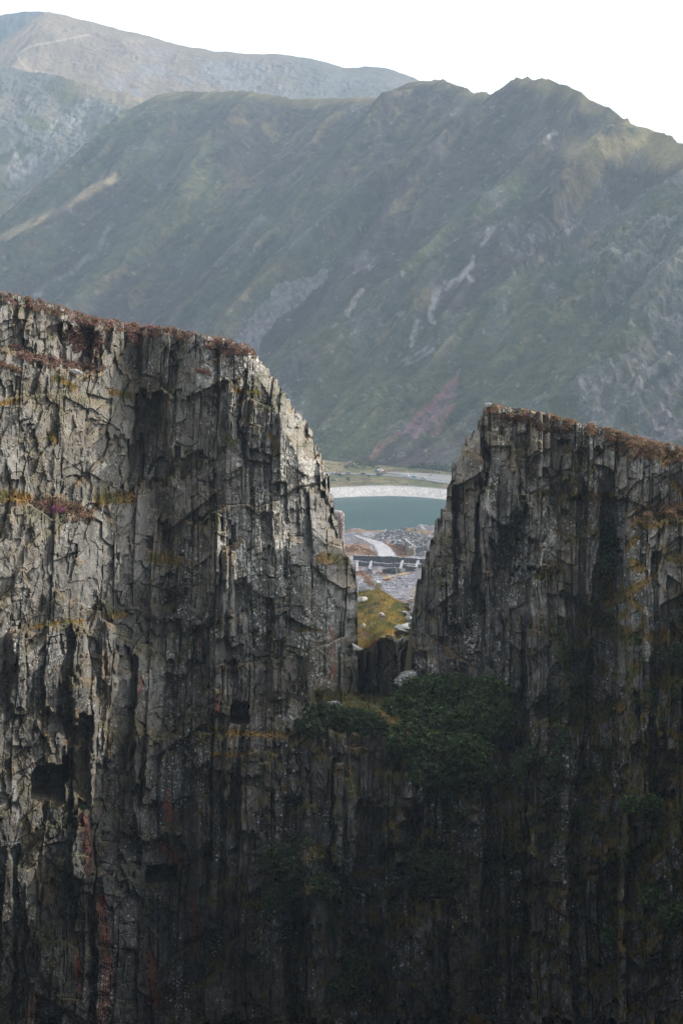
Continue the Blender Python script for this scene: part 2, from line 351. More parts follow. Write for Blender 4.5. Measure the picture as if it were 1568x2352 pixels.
c = mix(c, np.array([.13, .085, .075]), sst(.1, .45, fbm(XX / 9, YY / 26, 4, 27)) * .7)
c = mix(c, np.array([.23, .22, .22]), sst(46, 38, RY + 6 * fbm(XX / 6, YY / 6, 3, 37)))
c = mix(c, np.array([.25, .21, .11]), sst(180, 215, RY) * sst(800, 740, px) * .8)
V = np.stack([XX, YY, ZZ], -1)
tag(mesh_np('valley_ground', V.reshape(-1, 3), grid_faces(*XX.shape), M_gnd, col=np.concatenate([c, np.ones(c.shape[:2] + (1,))], -1).reshape(-1, 4), smooth=True), kind='structure')
ry = np.linspace(-6, 33, 110); xs = np.linspace(-90, 160, 700)
RY, XX = np.meshgrid(ry, xs, indexing='ij'); YY = shore(XX) + RY + 1.2 * fbm(XX / 5, RY / 30, 3, 5) * sst(20, 33, RY); ZZ = vz(XX, YY) + .12 + .16 * fbm(XX / 1.2, YY / 2.5, 3, 8)
c = mix(np.array([.34, .32, .305]), np.array([.50, .475, .455]), sst(-.3, .3, fbm(XX / .9, YY / 3, 3, 4)))
c = mix(c, np.array([.3, .3, .3]), sst(1.5, -.5, RY + 1.2 * fbm(XX / 2, YY / 5, 2, 5)) * .7)
tag(mesh_np('beach', np.stack([XX, YY, ZZ], -1).reshape(-1, 3), grid_faces(*XX.shape), attr_mat('pale_cobbles', .8, (1.2, .3), (4, .2), (1.2, .6)), col=np.concatenate([c, np.ones(c.shape[:2] + (1,))], -1).reshape(-1, 4)), kind='structure')
# lake
m, n, b = newmat('lake_water'); b.inputs['Base Color'].default_value = (.016, .072, .078, 1); b.inputs['Roughness'].default_value = .22; b.inputs['IOR'].default_value = 1.33
b.inputs['Specular IOR Level'].default_value = .06
tc = n.nodes.new('ShaderNodeTexCoord'); mp = n.nodes.new('ShaderNodeMapping'); mp.inputs['Scale'].default_value = (1.0, .5, 1); n.links.new(tc.outputs['Object'], mp.inputs[0])
t = n.nodes.new('ShaderNodeTexNoise'); t.inputs['Scale'].default_value = .35; t.inputs['Detail'].default_value = 6; t.inputs['Roughness'].default_value = .65; n.links.new(mp.outputs[0], t.inputs['Vector'])
bp = n.nodes.new('ShaderNodeBump'); bp.inputs['Strength'].default_value = .9; bp.inputs['Distance'].default_value = 1.5; n.links.new(t.outputs[0], bp.inputs['Height']); n.links.new(bp.outputs[0], b.inputs['Normal'])
t2 = n.nodes.new('ShaderNodeTexNoise'); t2.inputs['Scale'].default_value = .012; t2.inputs['Detail'].default_value = 4; n.links.new(tc.outputs['Object'], t2.inputs['Vector'])
rr = n.nodes.new('ShaderNodeMapRange'); rr.inputs[1].default_value = .35; rr.inputs[2].default_value = .65; n.links.new(t2.outputs[0], rr.inputs[0])
mx = n.nodes.new('ShaderNodeMix'); mx.data_type = 'RGBA'; mx.inputs[6].default_value = (.004, .044, .042, 1); mx.inputs[7].default_value = (.010, .066, .064, 1); n.links.new(rr.outputs[0], mx.inputs[0]); n.links.new(mx.outputs[2], b.inputs['Base Color'])
V = np.array([(-1600, 850, LAKEZ), (1600, 850, LAKEZ), (1600, 1900, LAKEZ), (-1600, 1900, LAKEZ)])
tag(mesh_np('lake', V, np.array([[0, 1, 2, 3]]), m), kind='structure')
m_under = flat_mat('earth', (.08, .07, .05), .95)
V = np.array([(-4100, -380, -152), (4100, -380, -152), (4100, 7000, -152), (-4100, 7000, -152)], float)
tag(mesh_np('ground', V, np.array([[0, 1, 2, 3]]), m_under), kind='structure')

M_asph = flat_mat('asphalt', (.15, .15, .155), .85, .2, .6); M_white = flat_mat('white_paint', (.75, .75, .72), .6, .05)
def strip(name, pts, wid, mat, dz=.08, uneven=0):
    q = np.array([on_valley(*p) for p in pts]); k = np.arange(len(q)); s = np.linspace(0, len(q) - 1, 80)
    q = np.stack([np.interp(s, k, q[:, j]) for j in range(3)], -1); wv = np.interp(s, k, wid) if np.ndim(wid) else np.full(80, float(wid))
    for j in range(3): q[:, j] = np.convolve(np.pad(q[:, j], 5, mode='edge'), np.ones(11) / 11, 'valid')
    d = np.gradient(q[:, :2], axis=0); d /= np.linalg.norm(d, axis=1)[:, None]; nrm = np.stack([-d[:, 1], d[:, 0]], -1)
    rows = []
    for a in (-.5, .5):
        r = q.copy(); r[:, :2] += nrm * (wv * a)[:, None]; r[:, 2] = vz(r[:, 0], r[:, 1]) + .45 + dz; rows.append(r)
    V = np.stack(rows, 0)
    return tag(mesh_np(name, V.reshape(-1, 3), grid_faces(2, 80), mat), kind='structure')
ROAD = [(600, 1083), (700, 1085), (766, 1088.5), (834, 1090), (870, 1090.5), (932, 1096), (972, 1101), (1028, 1109), (1120, 1124)]
strip('road', ROAD, 13, M_asph, .0)
strip('road_marking', ROAD, .35, M_white, .03)
strip('layby', [(868, 1086), (900, 1087), (950, 1090), (990, 1094), (1028, 1100), (1100, 1112)], [5, 14, 24, 34, 40, 44], flat_mat('gravel_layby', (.2, .195, .19), .9, .2, .5), -.05)
# ---------------------------------------------------------------- quarry terrace behind the gap
def crest_py(px): return np.interp(px, [760, 817, 850, 874, 900, 921, 950, 1000], [1372, 1370, 1364, 1356, 1368, 1381, 1388, 1392])
def front_py(px): return np.interp(px, [740, 790, 817, 842, 857, 871, 889, 913, 945, 1000], [1500, 1500, 1497, 1491, 1481, 1468, 1460, 1467, 1458, 1455])
YF = 296.0
def tz(x, y):
    prof = np.interp(y, [400, 440, 560, 806, 948, 975, 1060, 1120], [-48.6, -62, -69.5, -89.6, -90, -91, -150, -155])
    zc = -(crest_py(784 + F * x / 400) - 700) / F * 400; zf = -(front_py(784 + F * x / YF) - 700) / F * YF
    t = np.clip((y - YF) / (400 - YF), 0, 1)
    z = np.where(y <= 400, zf * (1 - t) + zc * t, prof + (zc + 48.6) * np.exp(-((y - 400) / 26.) ** 2))
    n = 1.3 * fbm(x / 4, y / 11, 4, 3) * sst(300, 330, y) * sst(440, 410, y)
    n = n + sst(440, 500, y) * 1.6 * fbm(x / 16, y / 40, 4, 13) + sst(520, 560, y) * .35 * fbm(x / 2.5, y / 5, 3, 14)
    z = z + n
    z = z + 5.2 * np.exp(-((x - 33) / 16) ** 2 - ((y - 925) / 28) ** 2) * (1 + .2 * fbm(x / 3, y / 8, 3, 9)) + 2.5 * np.exp(-((x - 6) / 6) ** 2 - ((y - 950) / 12) ** 2)
    return z
def yfront(px):
    return YF + 2.5 * (vn(np.asarray(px) / 9., 0, 6) - .5) - .09 * (np.asarray(px) - 870)
ys = np.concatenate([np.linspace(0, 1, 260) ** 1.0, 1 + np.linspace(0.004, 1, 60), 2 + np.linspace(.002, 1, 760)])
xs = np.concatenate([np.linspace(-60, -14, 60), np.linspace(-13.8, 50, 330), np.linspace(51, 110, 50)])
SS, XX = np.meshgrid(ys, xs, indexing='ij')
yf = yfront(784 + F * XX / YF)
YY = np.where(SS <= 1, yf + (405 - yf) * SS, np.where(SS <= 2, 405 + (545 - 405) * (SS - 1), 545 + (1100 - 545) * (SS - 2)))
ZZ = tz(XX, YY); px, py = proj(XX, YY, ZZ)
n1 = fbm(XX / 6, YY / 14, 5, 41); n2 = fbm(XX / 2.2, YY / 6, 4, 43); n3 = fbm(XX / .8, YY / 2, 3, 44)
near = sst(430, 415, YY)
gr = mix(np.array([.20, .175, .05]), np.array([.33, .19, .055]), sst(-.1, .5, n1 + .3 * n3))
gr = mix(gr, np.array([.09, .10, .035]), sst(.0, .45, n2 + .2 * n3))
gr = mix(gr, np.array([.27, .11, .13]), sst(.2, .45, fbm(XX / 1.6, YY / 5, 4, 45)) * .8)
gr = mix(gr, np.array([.4, .27, .08]), sst(9, 2, polydist(px, py, [(950, 1393), (915, 1405), (890, 1425), (870, 1450)])) * .6)
sl = mix(np.array([.13, .127, .14]), np.array([.22, .215, .235]), sst(-.3, .4, n2 + .8 * n3))
rust = mix(np.array([.19, .11, .07]), np.array([.16, .08, .07]), sst(-.1, .3, n2))
sl = mix(sl, rust, sst(.12, .3, n1 + .3 * n2) * sst(770, 830, YY) * sst(940, 900, YY) * .9)
pl = lambda pts, w_: sst(w_, w_ * .4, polydist(px + 3 * n3, py + 2.0 * n2, pts))
sl = mix(sl, rust, pl([(818, 1318), (845, 1325), (850, 1340), (870, 1350)], 6))
sl = mix(sl, rust, pl([(885, 1331), (900, 1330)], 4))
sl = mix(sl, np.array([.36, .26, .09]), pl([(880, 1328), (912, 1321), (940, 1314)], 3) * .8)
sl = mix(sl, np.array([.24, .17, .08]), pl([(950, 1350), (945, 1372)], 9) * sst(-.1, .3, n3 + n2) * .7)
sl = mix(sl, rust * .9, pl([(930, 1385), (952, 1378)], 5))
sl = mix(sl, np.array([.20, .13, .08]), pl([(795, 1219), (850, 1219), (880, 1222)], 3.5))
sl = mix(sl, np.array([.20, .15, .08]), pl([(925, 1214), (990, 1224)], 5))
sl = mix(sl, np.array([.20, .125, .08]), inpoly(px + 3 * n3, py + 2 * n2, [(790, 1250), (830, 1248), (855, 1262), (868, 1275), (868, 1283), (800, 1277), (780, 1270)]) * .85)
sl = mix(sl, np.array([.17, .095, .065]), inpoly(px + 3 * n3, py + 2 * n2, [(893, 1251), (930, 1252), (938, 1280), (915, 1285), (908, 1270)]) * .85)
c = mix(sl, gr * .75, near)
V = np.stack([XX, YY, ZZ], -1)
tag(mesh_np('quarry_terrace', V.reshape(-1, 3), grid_faces(*XX.shape), M_gnd, col=np.concatenate([c, np.ones(c.shape[:2] + (1,))], -1).reshape(-1, 4), smooth=True), kind='structure')
def on_terrace(px, py, lo=545, hi=985, near=False):
    if near: lo, hi = 285, 402
    d = np.linspace(lo, hi, 1200); p = P(px, py, d); g = tz(p[:, 0], p[:, 1]); k = np.argmax(p[:, 2] < g) if (p[:, 2] < g).any() else len(d) - 1
    return np.array([p[k, 0], p[k, 1], g[k]])
# gravel track
def track(name, left, right, mat, n=60):
    k = np.linspace(0, 1, n)
    def res(pts):
        p = np.array(pts, float); s = np.linspace(0, 1, len(p)); return np.stack([np.interp(k, s, p[:, 0]), np.interp(k, s, p[:, 1])], -1)
    L_, R_ = res(left), res(right); rows = []
    a0 = np.array([on_terrace(*p) for p in L_]); a1 = np.array([on_terrace(*p) for p in R_])
    for t in np.linspace(0, 1, 9):
        a = a0 * (1 - t) + a1 * t; a[:, 1] = np.convolve(np.pad(a[:, 1], 4, mode='edge'), np.ones(9) / 9, 'valid'); a[:, 2] = tz(a[:, 0], a[:, 1]) + .16; rows.append(a)
    V = np.stack(rows, 0)
    return tag(mesh_np(name, V.reshape(-1, 3), grid_faces(9, n), mat, smooth=True), kind='structure')
M_track = flat_mat('track_gravel', (.31, .30, .31), .6, .25, .12)
track('track', [(809, 1229), (832, 1239), (856, 1252), (865, 1268), (870, 1287)], [(816, 1229), (844, 1237), (877, 1246), (898, 1260), (914, 1287)], M_track)
track('side_road', [(796, 1278), (830, 1281.5), (869, 1283)], [(796, 1289), (830, 1290), (871, 1290)], flat_mat('side_track_gravel', (.22, .215, .22), .8, .2, .3))

# ---------------------------------------------------------------- the quarry cliffs
U0, U1, V0, V1 = -330, 1900, 640, 2560
DU, DV = 2.0, 2.2
uu = np.arange(U0, U1, DU); vv = np.arange(V0, V1, DV)
v, u = np.meshgrid(vv, uu, indexing='ij')
_tu = [-330, -150, 0, 40, 75, 130, 140, 200, 260, 300, 340, 400, 450, 520, 575, 585, 600, 620, 640, 655, 670, 700, 712, 722, 735, 742, 752, 758, 764, 768, 776, 786, 800, 814, 818, 821, 822.0, 823, 860, 900, 935, 944.9, 945.1, 948, 953, 962, 975, 985, 993, 1005, 1020, 1030, 1040, 1055, 1072, 1078, 1096, 1101, 1108, 1112, 1140, 1180, 1250, 1330, 1400, 1440, 1500, 1568, 1700, 1900]
_tv = [610, 640, 668, 678, 684, 700, 705, 725, 735, 742, 748, 755, 765, 780, 797, 812, 832, 855, 880, 905, 930, 965, 985, 1020, 1045, 1065, 1090, 1110, 1150, 1170, 1215, 1245, 1285, 1305, 1330, 1400, 1585, 1597, 1600, 1604, 1600, 1590, 1480, 1400, 1382, 1330, 1280, 1250, 1230, 1190, 1160, 1120, 1068, 1045, 1005, 1000, 985, 955, 945, 928, 930, 938, 950, 972, 985, 1000, 1012, 1027, 1050, 1090]
def vtop(x):
    x = np.asarray(x, float); st_ = ((x > 590) & (x < 812)) | ((x > 950) & (x < 1112))
    f_ = x / 11. + .35 * np.sin(x / 17.); xq = x - ((f_ % 1) - .5) * 11 * .85
    s = np.interp(np.where(st_, xq, x), _tu, _tv)
    j = 3.5 * (vn(x / 5, 3.3, 4) - .5) + 7 * (H(np.floor(x / 9 + .4 * vn(x / 30, 0, 2)), 1, 8) - .5)
    return s + j
# base distance of the face
bu = np.array([-330, -60, 0, 150, 300, 345, 390, 470, 560, 640, 700, 760, 820, 880, 950, 1030, 1110, 1250, 1400, 1450, 1568, 1900.])
bv = np.array([640, 900, 1150, 1400, 1600, 1700, 1950, 2560.])
B = np.array([
 [228, 231, 236, 241, 249, 251, 249, 247, 247, 250, 254, 258, 262, 262, 262, 258, 251, 250, 249, 248, 246, 232],
 [226, 229, 234, 239, 248, 250, 248, 246, 246, 248, 251, 256, 262, 262, 260, 256, 251, 250, 249, 248, 246, 230],
 [222, 226, 230, 236, 245, 248, 248, 246, 245, 246, 248, 252, 258, 260, 258, 254, 250, 249, 248, 244, 243, 228],
 [220, 224, 227, 232, 240, 244, 246, 245, 245, 245, 246, 247, 251, 256, 256, 252, 249, 248, 246, 241, 240, 226],
 [219, 223, 226, 230, 237, 241, 244, 244, 244, 244, 245, 246, 249, 252, 252, 250, 248, 246, 244, 240, 239, 225],
 [218, 222, 225, 229, 235, 239, 242, 243, 243, 243, 243, 243, 243, 243, 243, 244, 245, 244, 242, 239, 238, 224],
 [218, 221, 224, 228, 234, 238, 241, 242, 242, 242, 241, 241, 241, 241, 241, 242, 243, 242, 240, 238, 237, 224],
 [216, 220, 223, 227, 233, 237, 240, 241, 241, 241, 240, 240, 240, 240, 240, 240, 241, 240, 238, 236, 235, 222]], float)
def base(u, v):
    fu = np.interp(u, bu, np.arange(len(bu))); fv = np.interp(v, bv, np.arange(len(bv)))
    i = np.clip(np.floor(fv).astype(int), 0, len(bv) - 2); j = np.clip(np.floor(fu).astype(int), 0, len(bu) - 2)
    a = fv - i; b = fu - j; a = a * a * (3 - 2 * a)
    return (B[i, j] * (1 - b) + B[i, j + 1] * b) * (1 - a) + (B[i + 1, j] * (1 - b) + B[i + 1, j + 1] * b) * a
def blocks(x, y, W, Hh, seed, tilt=.6):
    f = x / W; i = np.floor(f); b = .15 + .7 * H(i, 7, seed); cid = i + ((f - i) > b)
    g = (y + (H(cid, 5, seed) - .5) * 1.7 * (x - cid * W)) / Hh * (.6 + .9 * H(cid, 3, seed)) + 9 * H(cid, 4, seed); j = np.floor(g); b2 = .1 + .8 * H(cid, j, seed + 1); rid = j + ((g - j) > b2)
    o = H(cid, rid, seed + 2) - .5
    lu = f - cid + .2; lv = g - rid + .2
    e = np.abs((f - i) - b) * W; gr_ = np.clip(1.4 - e, 0, 1) * (H(i, np.floor(g * .7), seed + 6) > .45)
    e2 = np.abs((g - j) - b2) * Hh; gr_ = np.maximum(gr_, np.clip(1.6 - e2, 0, 1) * (H(cid, j, seed + 8) > .5) * .6)
    return o + tilt * ((H(cid, rid, seed + 3) - .5) * lu + (H(cid, rid, seed + 4) - .5) * lv * .8) - gr_ * min(.9, 14. / W), H(cid, rid, seed + 5)
def cells(x, y, seed):
    """irregular facets: nearest of jittered points, plane per cell"""
    ix = np.floor(x); iy = np.floor(y); bd = np.full(x.shape, 9.); o = np.zeros(x.shape); hh = np.zeros(x.shape)
    for a in (-1, 0, 1):
        for b in (-1, 0, 1):
            cx, cy_ = ix + a, iy + b; jx = cx + H(cx, cy_, seed); jy = cy_ + H(cx, cy_, seed + 1)
            d = np.abs(x - jx) + np.abs(y - jy) * .9
            m = d < bd; bd = np.where(m, d, bd)
            val = (H(cx, cy_, seed + 2) - .5) + 1.3 * (H(cx, cy_, seed + 3) - .5) * (x - jx) + 1.3 * (H(cx, cy_, seed + 4) - .5) * (y - jy)
            o = np.where(m, val, o); hh = np.where(m, H(cx, cy_, seed + 5), hh)
    return o, hh
w1 = 12 * fbm(u / 110, v / 260, 2, 201); w2 = 1.6 * fbm(u / 18, v / 40, 3, 202); w3 = 16 * fbm(u / 50, v / 90, 4, 203)
lean = .05 * (v - 1200) * sst(700, 200, u)
us = u + w1 + w2 + lean; vs = v + w3
left = sst(420, 300, u)                                       # broken, blocky west bowl
bowl = left * sst(2300, 2000, v)
b1, h1 = blocks(us, vs, 118, 250, 11, .9); b2, h2 = blocks(us + 9, vs, 54, 120, 12, 1.1); b3, h3 = blocks(us, vs + 3 * w2, 27, 58, 13, 1.1); b4, h4 = blocks(us + w2, vs, 12, 30, 14, 1.0)
c1, k1 = cells(us / 62 + .004 * vs, vs / 120, 21); c2, k2 = cells(us / 24, vs / 52, 22); c3, k3 = cells(us / 9.5, vs / 22, 23)
disp = 3.6 * b1 + 2.3 * b2 + 1.0 * b3 + .26 * b4
c4, k4 = cells(us / 38 + .3 * vs / 60, vs / 58, 24); disp = disp * (1 - .72 * bowl) + bowl * (1.6 * c1 + .7 * b2 + 1.0 * c4) + .8 * c2 * (.7 + .1 * bowl) + .16 * c3
disp += .20 * fbm(u / 8, v / 12, 4, 204)
# smooth plates of slate
plate = sst(.1, .3, fbm(u / 55, v / 150, 3, 205)) 
disp = disp * (1 - .45 * plate) + plate * (1.3 * b1 + .6 * b2)
aret = sst(95, 10, u - (np.interp(v, [800, 930, 1010, 1150, 1250, 1330], [585, 668, 718, 766, 790, 822]) - 75)) * 0
def ww(a, amp=6, sx=22, seed=0): return a + amp * fbm(u / sx, v / sx, 3, 300 + seed)
WU = u + 11 * fbm(u / 22, v / 40, 4, 311) + .6 * w1; WV = v + 34 * (H(np.floor((u + w2) / 13 + .3 * vn(u / 40, 0, 5)), 5, 313) - .5) + 9 * fbm(u / 12, v / 20, 3, 312)
def box(u0, u1, v0, v1, s=2.5, sl=0, sr=0):
    """sl, sr lean the sides with height"""
    tt = (WV - v0) / (v1 - v0)
    return sst(u0 + sl * tt - s, u0 + sl * tt + s, WU) * sst(u1 + sr * tt + s, u1 + sr * tt - s, WU) * sst(v0 - s, v0 + s, WV) * sst(v1 + s, v1 - s, WV)
def add(u0, u1, v0, v1, d, taper=0, slope=0, **k):
    """raise a block (d>0) or sink a recess (d<0); slope: extra metres towards its foot"""
    global disp
    tt = np.clip((v - v0) / (v1 - v0), 0, 1)
    disp = disp + box(u0, u1, v0, v1, **k) * (d + slope * tt)
# chimney and niche in the middle of the western cliff
add(318, 384, 905, 1115, -3.2, sl=-22, sr=6); add(296, 335, 1010, 1118, -2.2); add(384, 402, 890, 1110, .9); add(330, 385, 1060, 1110, -1.2)
add(392, 470, 1040, 1085, -1.3, slope=-.6); add(395, 500, 900, 1045, .7); add(250, 300, 1010, 1110, -.8)
add(505, 552, 880, 1010, 1.6); add(556, 590, 890, 985, 1.0); add(540, 556, 900, 1015, -1.2); add(575, 602, 988, 1040, 1.3); add(560, 576, 1000, 1060, -.9)
add(330, 500, 760, 905, .9, slope=.7); add(215, 240, 745, 800, .8); add(255, 268, 745, 800, .9); add(140, 215, 755, 850, -1.2)
add(78, 86, 780, 810, -1.0)
# ledges of the bowl (rock steps forward below them)
for (pts, dd) in (([(0, 1140), (60, 1150), (120, 1195), (200, 1180), (235, 1150), (330, 1135)], 1.7), ([(0, 800), (60, 812), (130, 842), (200, 862), (240, 850)], 1.3), ([(0, 915), (90, 905), (170, 905), (260, 930)], .9), ([(0, 1000), (60, 1010), (130, 1000)], .5),
                  ([(20, 1450), (80, 1440), (150, 1432), (200, 1430)], 2.4), ([(230, 1415), (300, 1470)], 1.0), ([(340, 1265), (400, 1270), (470, 1300)], 1.0)):
    q = np.array(pts, float); yl = np.interp(u, q[:, 0], q[:, 1]) + 5 * fbm(u / 12, 0 * v, 3, 71)
    inside = sst(q[0, 0] - 6, q[0, 0] + 6, u) * sst(q[-1, 0] + 8, q[-1, 0] - 8, u) if q[0, 0] > 0 else sst(q[-1, 0] + 8, q[-1, 0] - 8, u)
    disp += dd * inside * (v > yl) * sst(260, 60, v - yl)
# hanging slabs low on the west, shadowed undercut, tunnel mouths
add(28, 58, 1455, 1640, 1.0); add(60, 108, 1462, 1640, -.3); add(108, 138, 1445, 1648, 1.5); add(140, 168, 1470, 1560, -.6); add(168, 202, 1440, 1640, 1.7); add(95, 205, 1640, 1700, -1.6); add(150, 205, 1660, 1860, -2.6)
add(205, 240, 1450, 1760, .8); add(240, 268, 1420, 1740, 1.6); add(270, 310, 1490, 2000, -1.6, sl=-60, sr=10); add(312, 352, 1500, 1800, 1.4, slope=1.2)
add(96, 190, 1840, 1900, -1.6); add(164, 215, 1560, 2050, 1.9, slope=1.0, sl=6, sr=4)
add(30, 44, 1950, 2352, -1.6); add(60, 160, 2040, 2352, 1.0); add(205, 222, 1900, 2352, -1.8); add(222, 270, 2080, 2352, .7)
add(345, 420, 1930, 1985, -1.4)
add(420, 545, 1150, 1420, .6); add(400, 470, 1440, 1640, -1.4); add(470, 520, 1300, 1600, .9)
add(450, 500, 1110, 1190, 1.2); add(478, 500, 1190, 1330, .9, slope=.4)
# main eastern buttress and its neighbours
add(1185, 1202, 1125, 1180, -.9); add(1098, 1114, 1090, 1400, -3.0, sl=-18, sr=-12); add(1118, 1180, 1000, 1240, 1.6, slope=.8); add(1205, 1250, 1150, 1300, 1.5); add(1310, 1372, 1060, 1130, 1.6); add(1500, 1515, 1260, 1900, -2.4, sl=-12, sr=-6); add(1330, 1440, 1830, 2352, 2.4); add(1150, 1200, 1700, 2352, -2.6, sl=20, sr=20); add(1150, 1170, 1230, 1560, -.9); add(1040, 1050, 1100, 1350, -1.1); add(1020, 1038, 1350, 1600, .6)
add(1222, 1300, 1310, 2352, 3.6, slope=1.4, sl=-10, sr=16); add(1330, 1345, 1120, 1600, -1.0); add(1385, 1440, 1150, 1800, -4.0, sl=-60, sr=-40)
add(1452, 1900, 1190, 2560, 8.0, slope=2.0, sl=-40, sr=0); add(1345, 1400, 1690, 1900, .9, slope=1.0)
add(1060, 1115, 1020, 1120, .9); add(1210, 1260, 1010, 1090, .8); add(1290, 1330, 1030, 1090, .8); add(1440, 1470, 990, 1040, 1.2); add(1262, 1400, 1130, 1150, -.7)
# shelf below the notch and rock beneath
yl = np.interp(u, [440, 560, 660, 700, 760, 830, 900, 960, 1050, 1180, 1220], [1680, 1690, 1690, 1650, 1612, 1612, 1625, 1680, 1720, 1730, 1720]) + 6 * fbm(u / 14, 0 * v, 3, 72)
disp += 4.4 * (v > yl) * sst(430, 460, u) * sst(1220, 1195, u) * sst(700, 200, v - yl)
add(765, 815, 1770, 2005, 4.2, slope=1.0); add(700, 760, 1710, 2352, 2.2, sl=-20, sr=-10); add(560, 640, 1740, 2352, 2.4, sl=-14, sr=10); add(480, 520, 1760, 2200, -2.4); add(905, 960, 1760, 1960, -2.2); add(960, 1030, 2080, 2352, 2.6, sl=-20, sr=-8); add(1115, 1150, 1790, 2352, -2.6, sl=-16, sr=-10); add(660, 700, 2050, 2352, -2.4); add(815, 880, 1840, 2352, -1.6); add(1035, 1075, 1830, 2352, 1.2); add(1010, 1036, 1850, 2352, -2.2); add(640, 700, 1700, 1830, 1.0); add(880, 1000, 2040, 2352, .8)
for k_ in range(130):
    a_ = random.uniform(360, 1560); w_ = random.uniform(10, 48); t_ = random.uniform(980, 2200)
    if 800 < a_ < 960 and t_ < 1640: continue
    l_ = random.uniform(30, 220); d_ = random.choice((-1, 1)) * random.uniform(.7, 2.2)
    m_ = (u > a_ - 60) & (u < a_ + w_ + 60); jv = t_ + 20 * (H(np.floor((u + w2) / 9), 3, k_) - .5)
    disp = disp + d_ * sst(a_ - 1.2, a_ + 1.2, us - 3 * fbm(u / 20, v / 30, 2, k_)) * sst(a_ + w_ + 1.2, a_ + w_ - 1.2, us) * sst(-1, 1, v - jv) * sst(l_ + 1, l_ - (1 if d_ > 0 else l_ * .9), v - jv)
def cave(u0, u1, v0, v1, d, ch=0):
    global disp
    e = 2.0 * fbm(u / 9, v / 9, 3, 700); a_ = u + e; b_ = v + e + 5 * fbm(u / 14, 0 * v, 2, 701)
    cor = ch * np.clip((v0 + 22 - v) / 22, 0, 1)
    m_ = ((a_ > u0 + cor) & (a_ < u1) & (b_ > v0) & (b_ < v1)).astype(float)
    disp = np.where(m_ > 0, disp * .2 - d * np.clip((v1 + 6 - v) / (v1 - v0) * 2.2, .25, 1), disp)
cave(72, 150, 1757, 1842, 9, 14); cave(144, 158, 1738, 1800, 9); cave(528, 572, 1610, 1662, 8, 8); cave(333, 408, 1985, 2026, 8, 6)
# arete: blocky, turned towards the sun
sil = np.interp(v, [790, 812, 855, 905, 965, 1020, 1090, 1150, 1245, 1305, 1400, 1585], [570, 585, 620, 655, 700, 722, 752, 764, 786, 814, 821, 822])
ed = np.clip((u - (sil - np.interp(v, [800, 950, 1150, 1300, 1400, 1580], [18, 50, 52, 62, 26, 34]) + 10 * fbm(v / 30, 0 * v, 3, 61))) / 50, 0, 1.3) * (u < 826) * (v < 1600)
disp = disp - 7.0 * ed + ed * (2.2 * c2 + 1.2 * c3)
ed2 = np.clip((np.interp(v, [928, 985, 1068, 1190, 1330, 1480, 1600], [1122, 1108, 1056, 1018, 975, 950, 946]) + 8 - u) / 30, 0, 1.5) * (u > 900) * (v < 1600)
disp = disp - 1.6 * ed2 + ed2 * (1.2 * c2 + .8 * c3)
vraw = v; v = np.maximum(v, vtop(u)); keep = vraw > vtop(u)
Yf = base(u, v) - disp - np.interp(u, [-330, 0, 150, 320], [11, 6, 3, 0]) * sst(2500, 1900, v)
ri = np.argmax(keep, 0); Yr = Yf[ri, np.arange(len(uu))]; Yf = np.where(keep, Yf, Yr[None, :])
G = P(u, v, Yf)
# -- colours
dY = np.zeros_like(Yf); dY[1:] = Yf[:-1] - Yf[1:]                 # >0 where rock steps forward going down: a ledge
led = np.clip(dY - .12, 0, 1.2)
ker = led.copy()
for s_ in (1, 2, 3, 4, 5): ker[s_:] = np.maximum(ker[s_:], led[:-s_] * (1 - s_ * .1)); ker[:-s_] = np.maximum(ker[:-s_], led[s_:] * (1 - s_ * .15))
for _ in range(2): ker = (ker + np.roll(ker, 1, 1) + np.roll(ker, -1, 1) + np.roll(ker, 1, 0)) / 4
nA = fbm(u / 60, v / 60, 4, 401); nB = fbm(u / 11, v / 22, 4, 402); nC = fbm(u / 9, v / 20, 4, 403); nD = fbm(u / 130, v / 200, 3, 404)
grey = np.array([.215, .205, .178]); brown = np.array([.19, .158, .115]); blue = np.array([.145, .145, .140]); dark = np.array([.050, .049, .045]); pale = np.array([.33, .31, .275])
c = mix(grey, brown, sst(-.3, .4, nA + .4 * nB)); c = mix(c, blue, sst(-.1, .5, nD + .3 * nA) * .7)
hb = .6 * h2 + .4 * h3
b5, h5 = blocks(us + 3, vs, 42, 62, 15, .5); b6, h6 = blocks(us, vs + 20, 17, 32, 16, .5)
c = c * (.50 + .60 * hb + .30 * h5 + .25 * h6)[..., None]
c = mix(c, np.array([.33, .325, .305]), sst(.72, .9, h5 + .25 * nB) * .4)
c = mix(c, dark, sst(.1, .5, nC + .3 * nB) * .4)
c = mix(c, pale, sst(.25, .7, nB + .4 * (h3 - .5)) * .4 + .18 * bowl * sst(.45, .8, h2))
c = mix(c, pale, np.clip(ed * 1.2, 0, 1) * .45 * sst(1420, 1250, v))  # sunlit edge of the arete painted paler
c = c * (1 - .2 * bowl)[..., None]
c = mix(c, pale * np.array([1, .97, .9]), bowl * sst(1500, 1000, v) * .15)  # sun on the upper bowl put into the colour as paler rock
# pit shade painted in: rock colour darkened towards the bottom
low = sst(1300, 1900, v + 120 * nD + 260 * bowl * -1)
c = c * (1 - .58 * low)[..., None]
c = mix(c, np.array([.17, .17, .165]), low * sst(.6, .85, h5 + .5 * nD + .3 * nB) * .42)

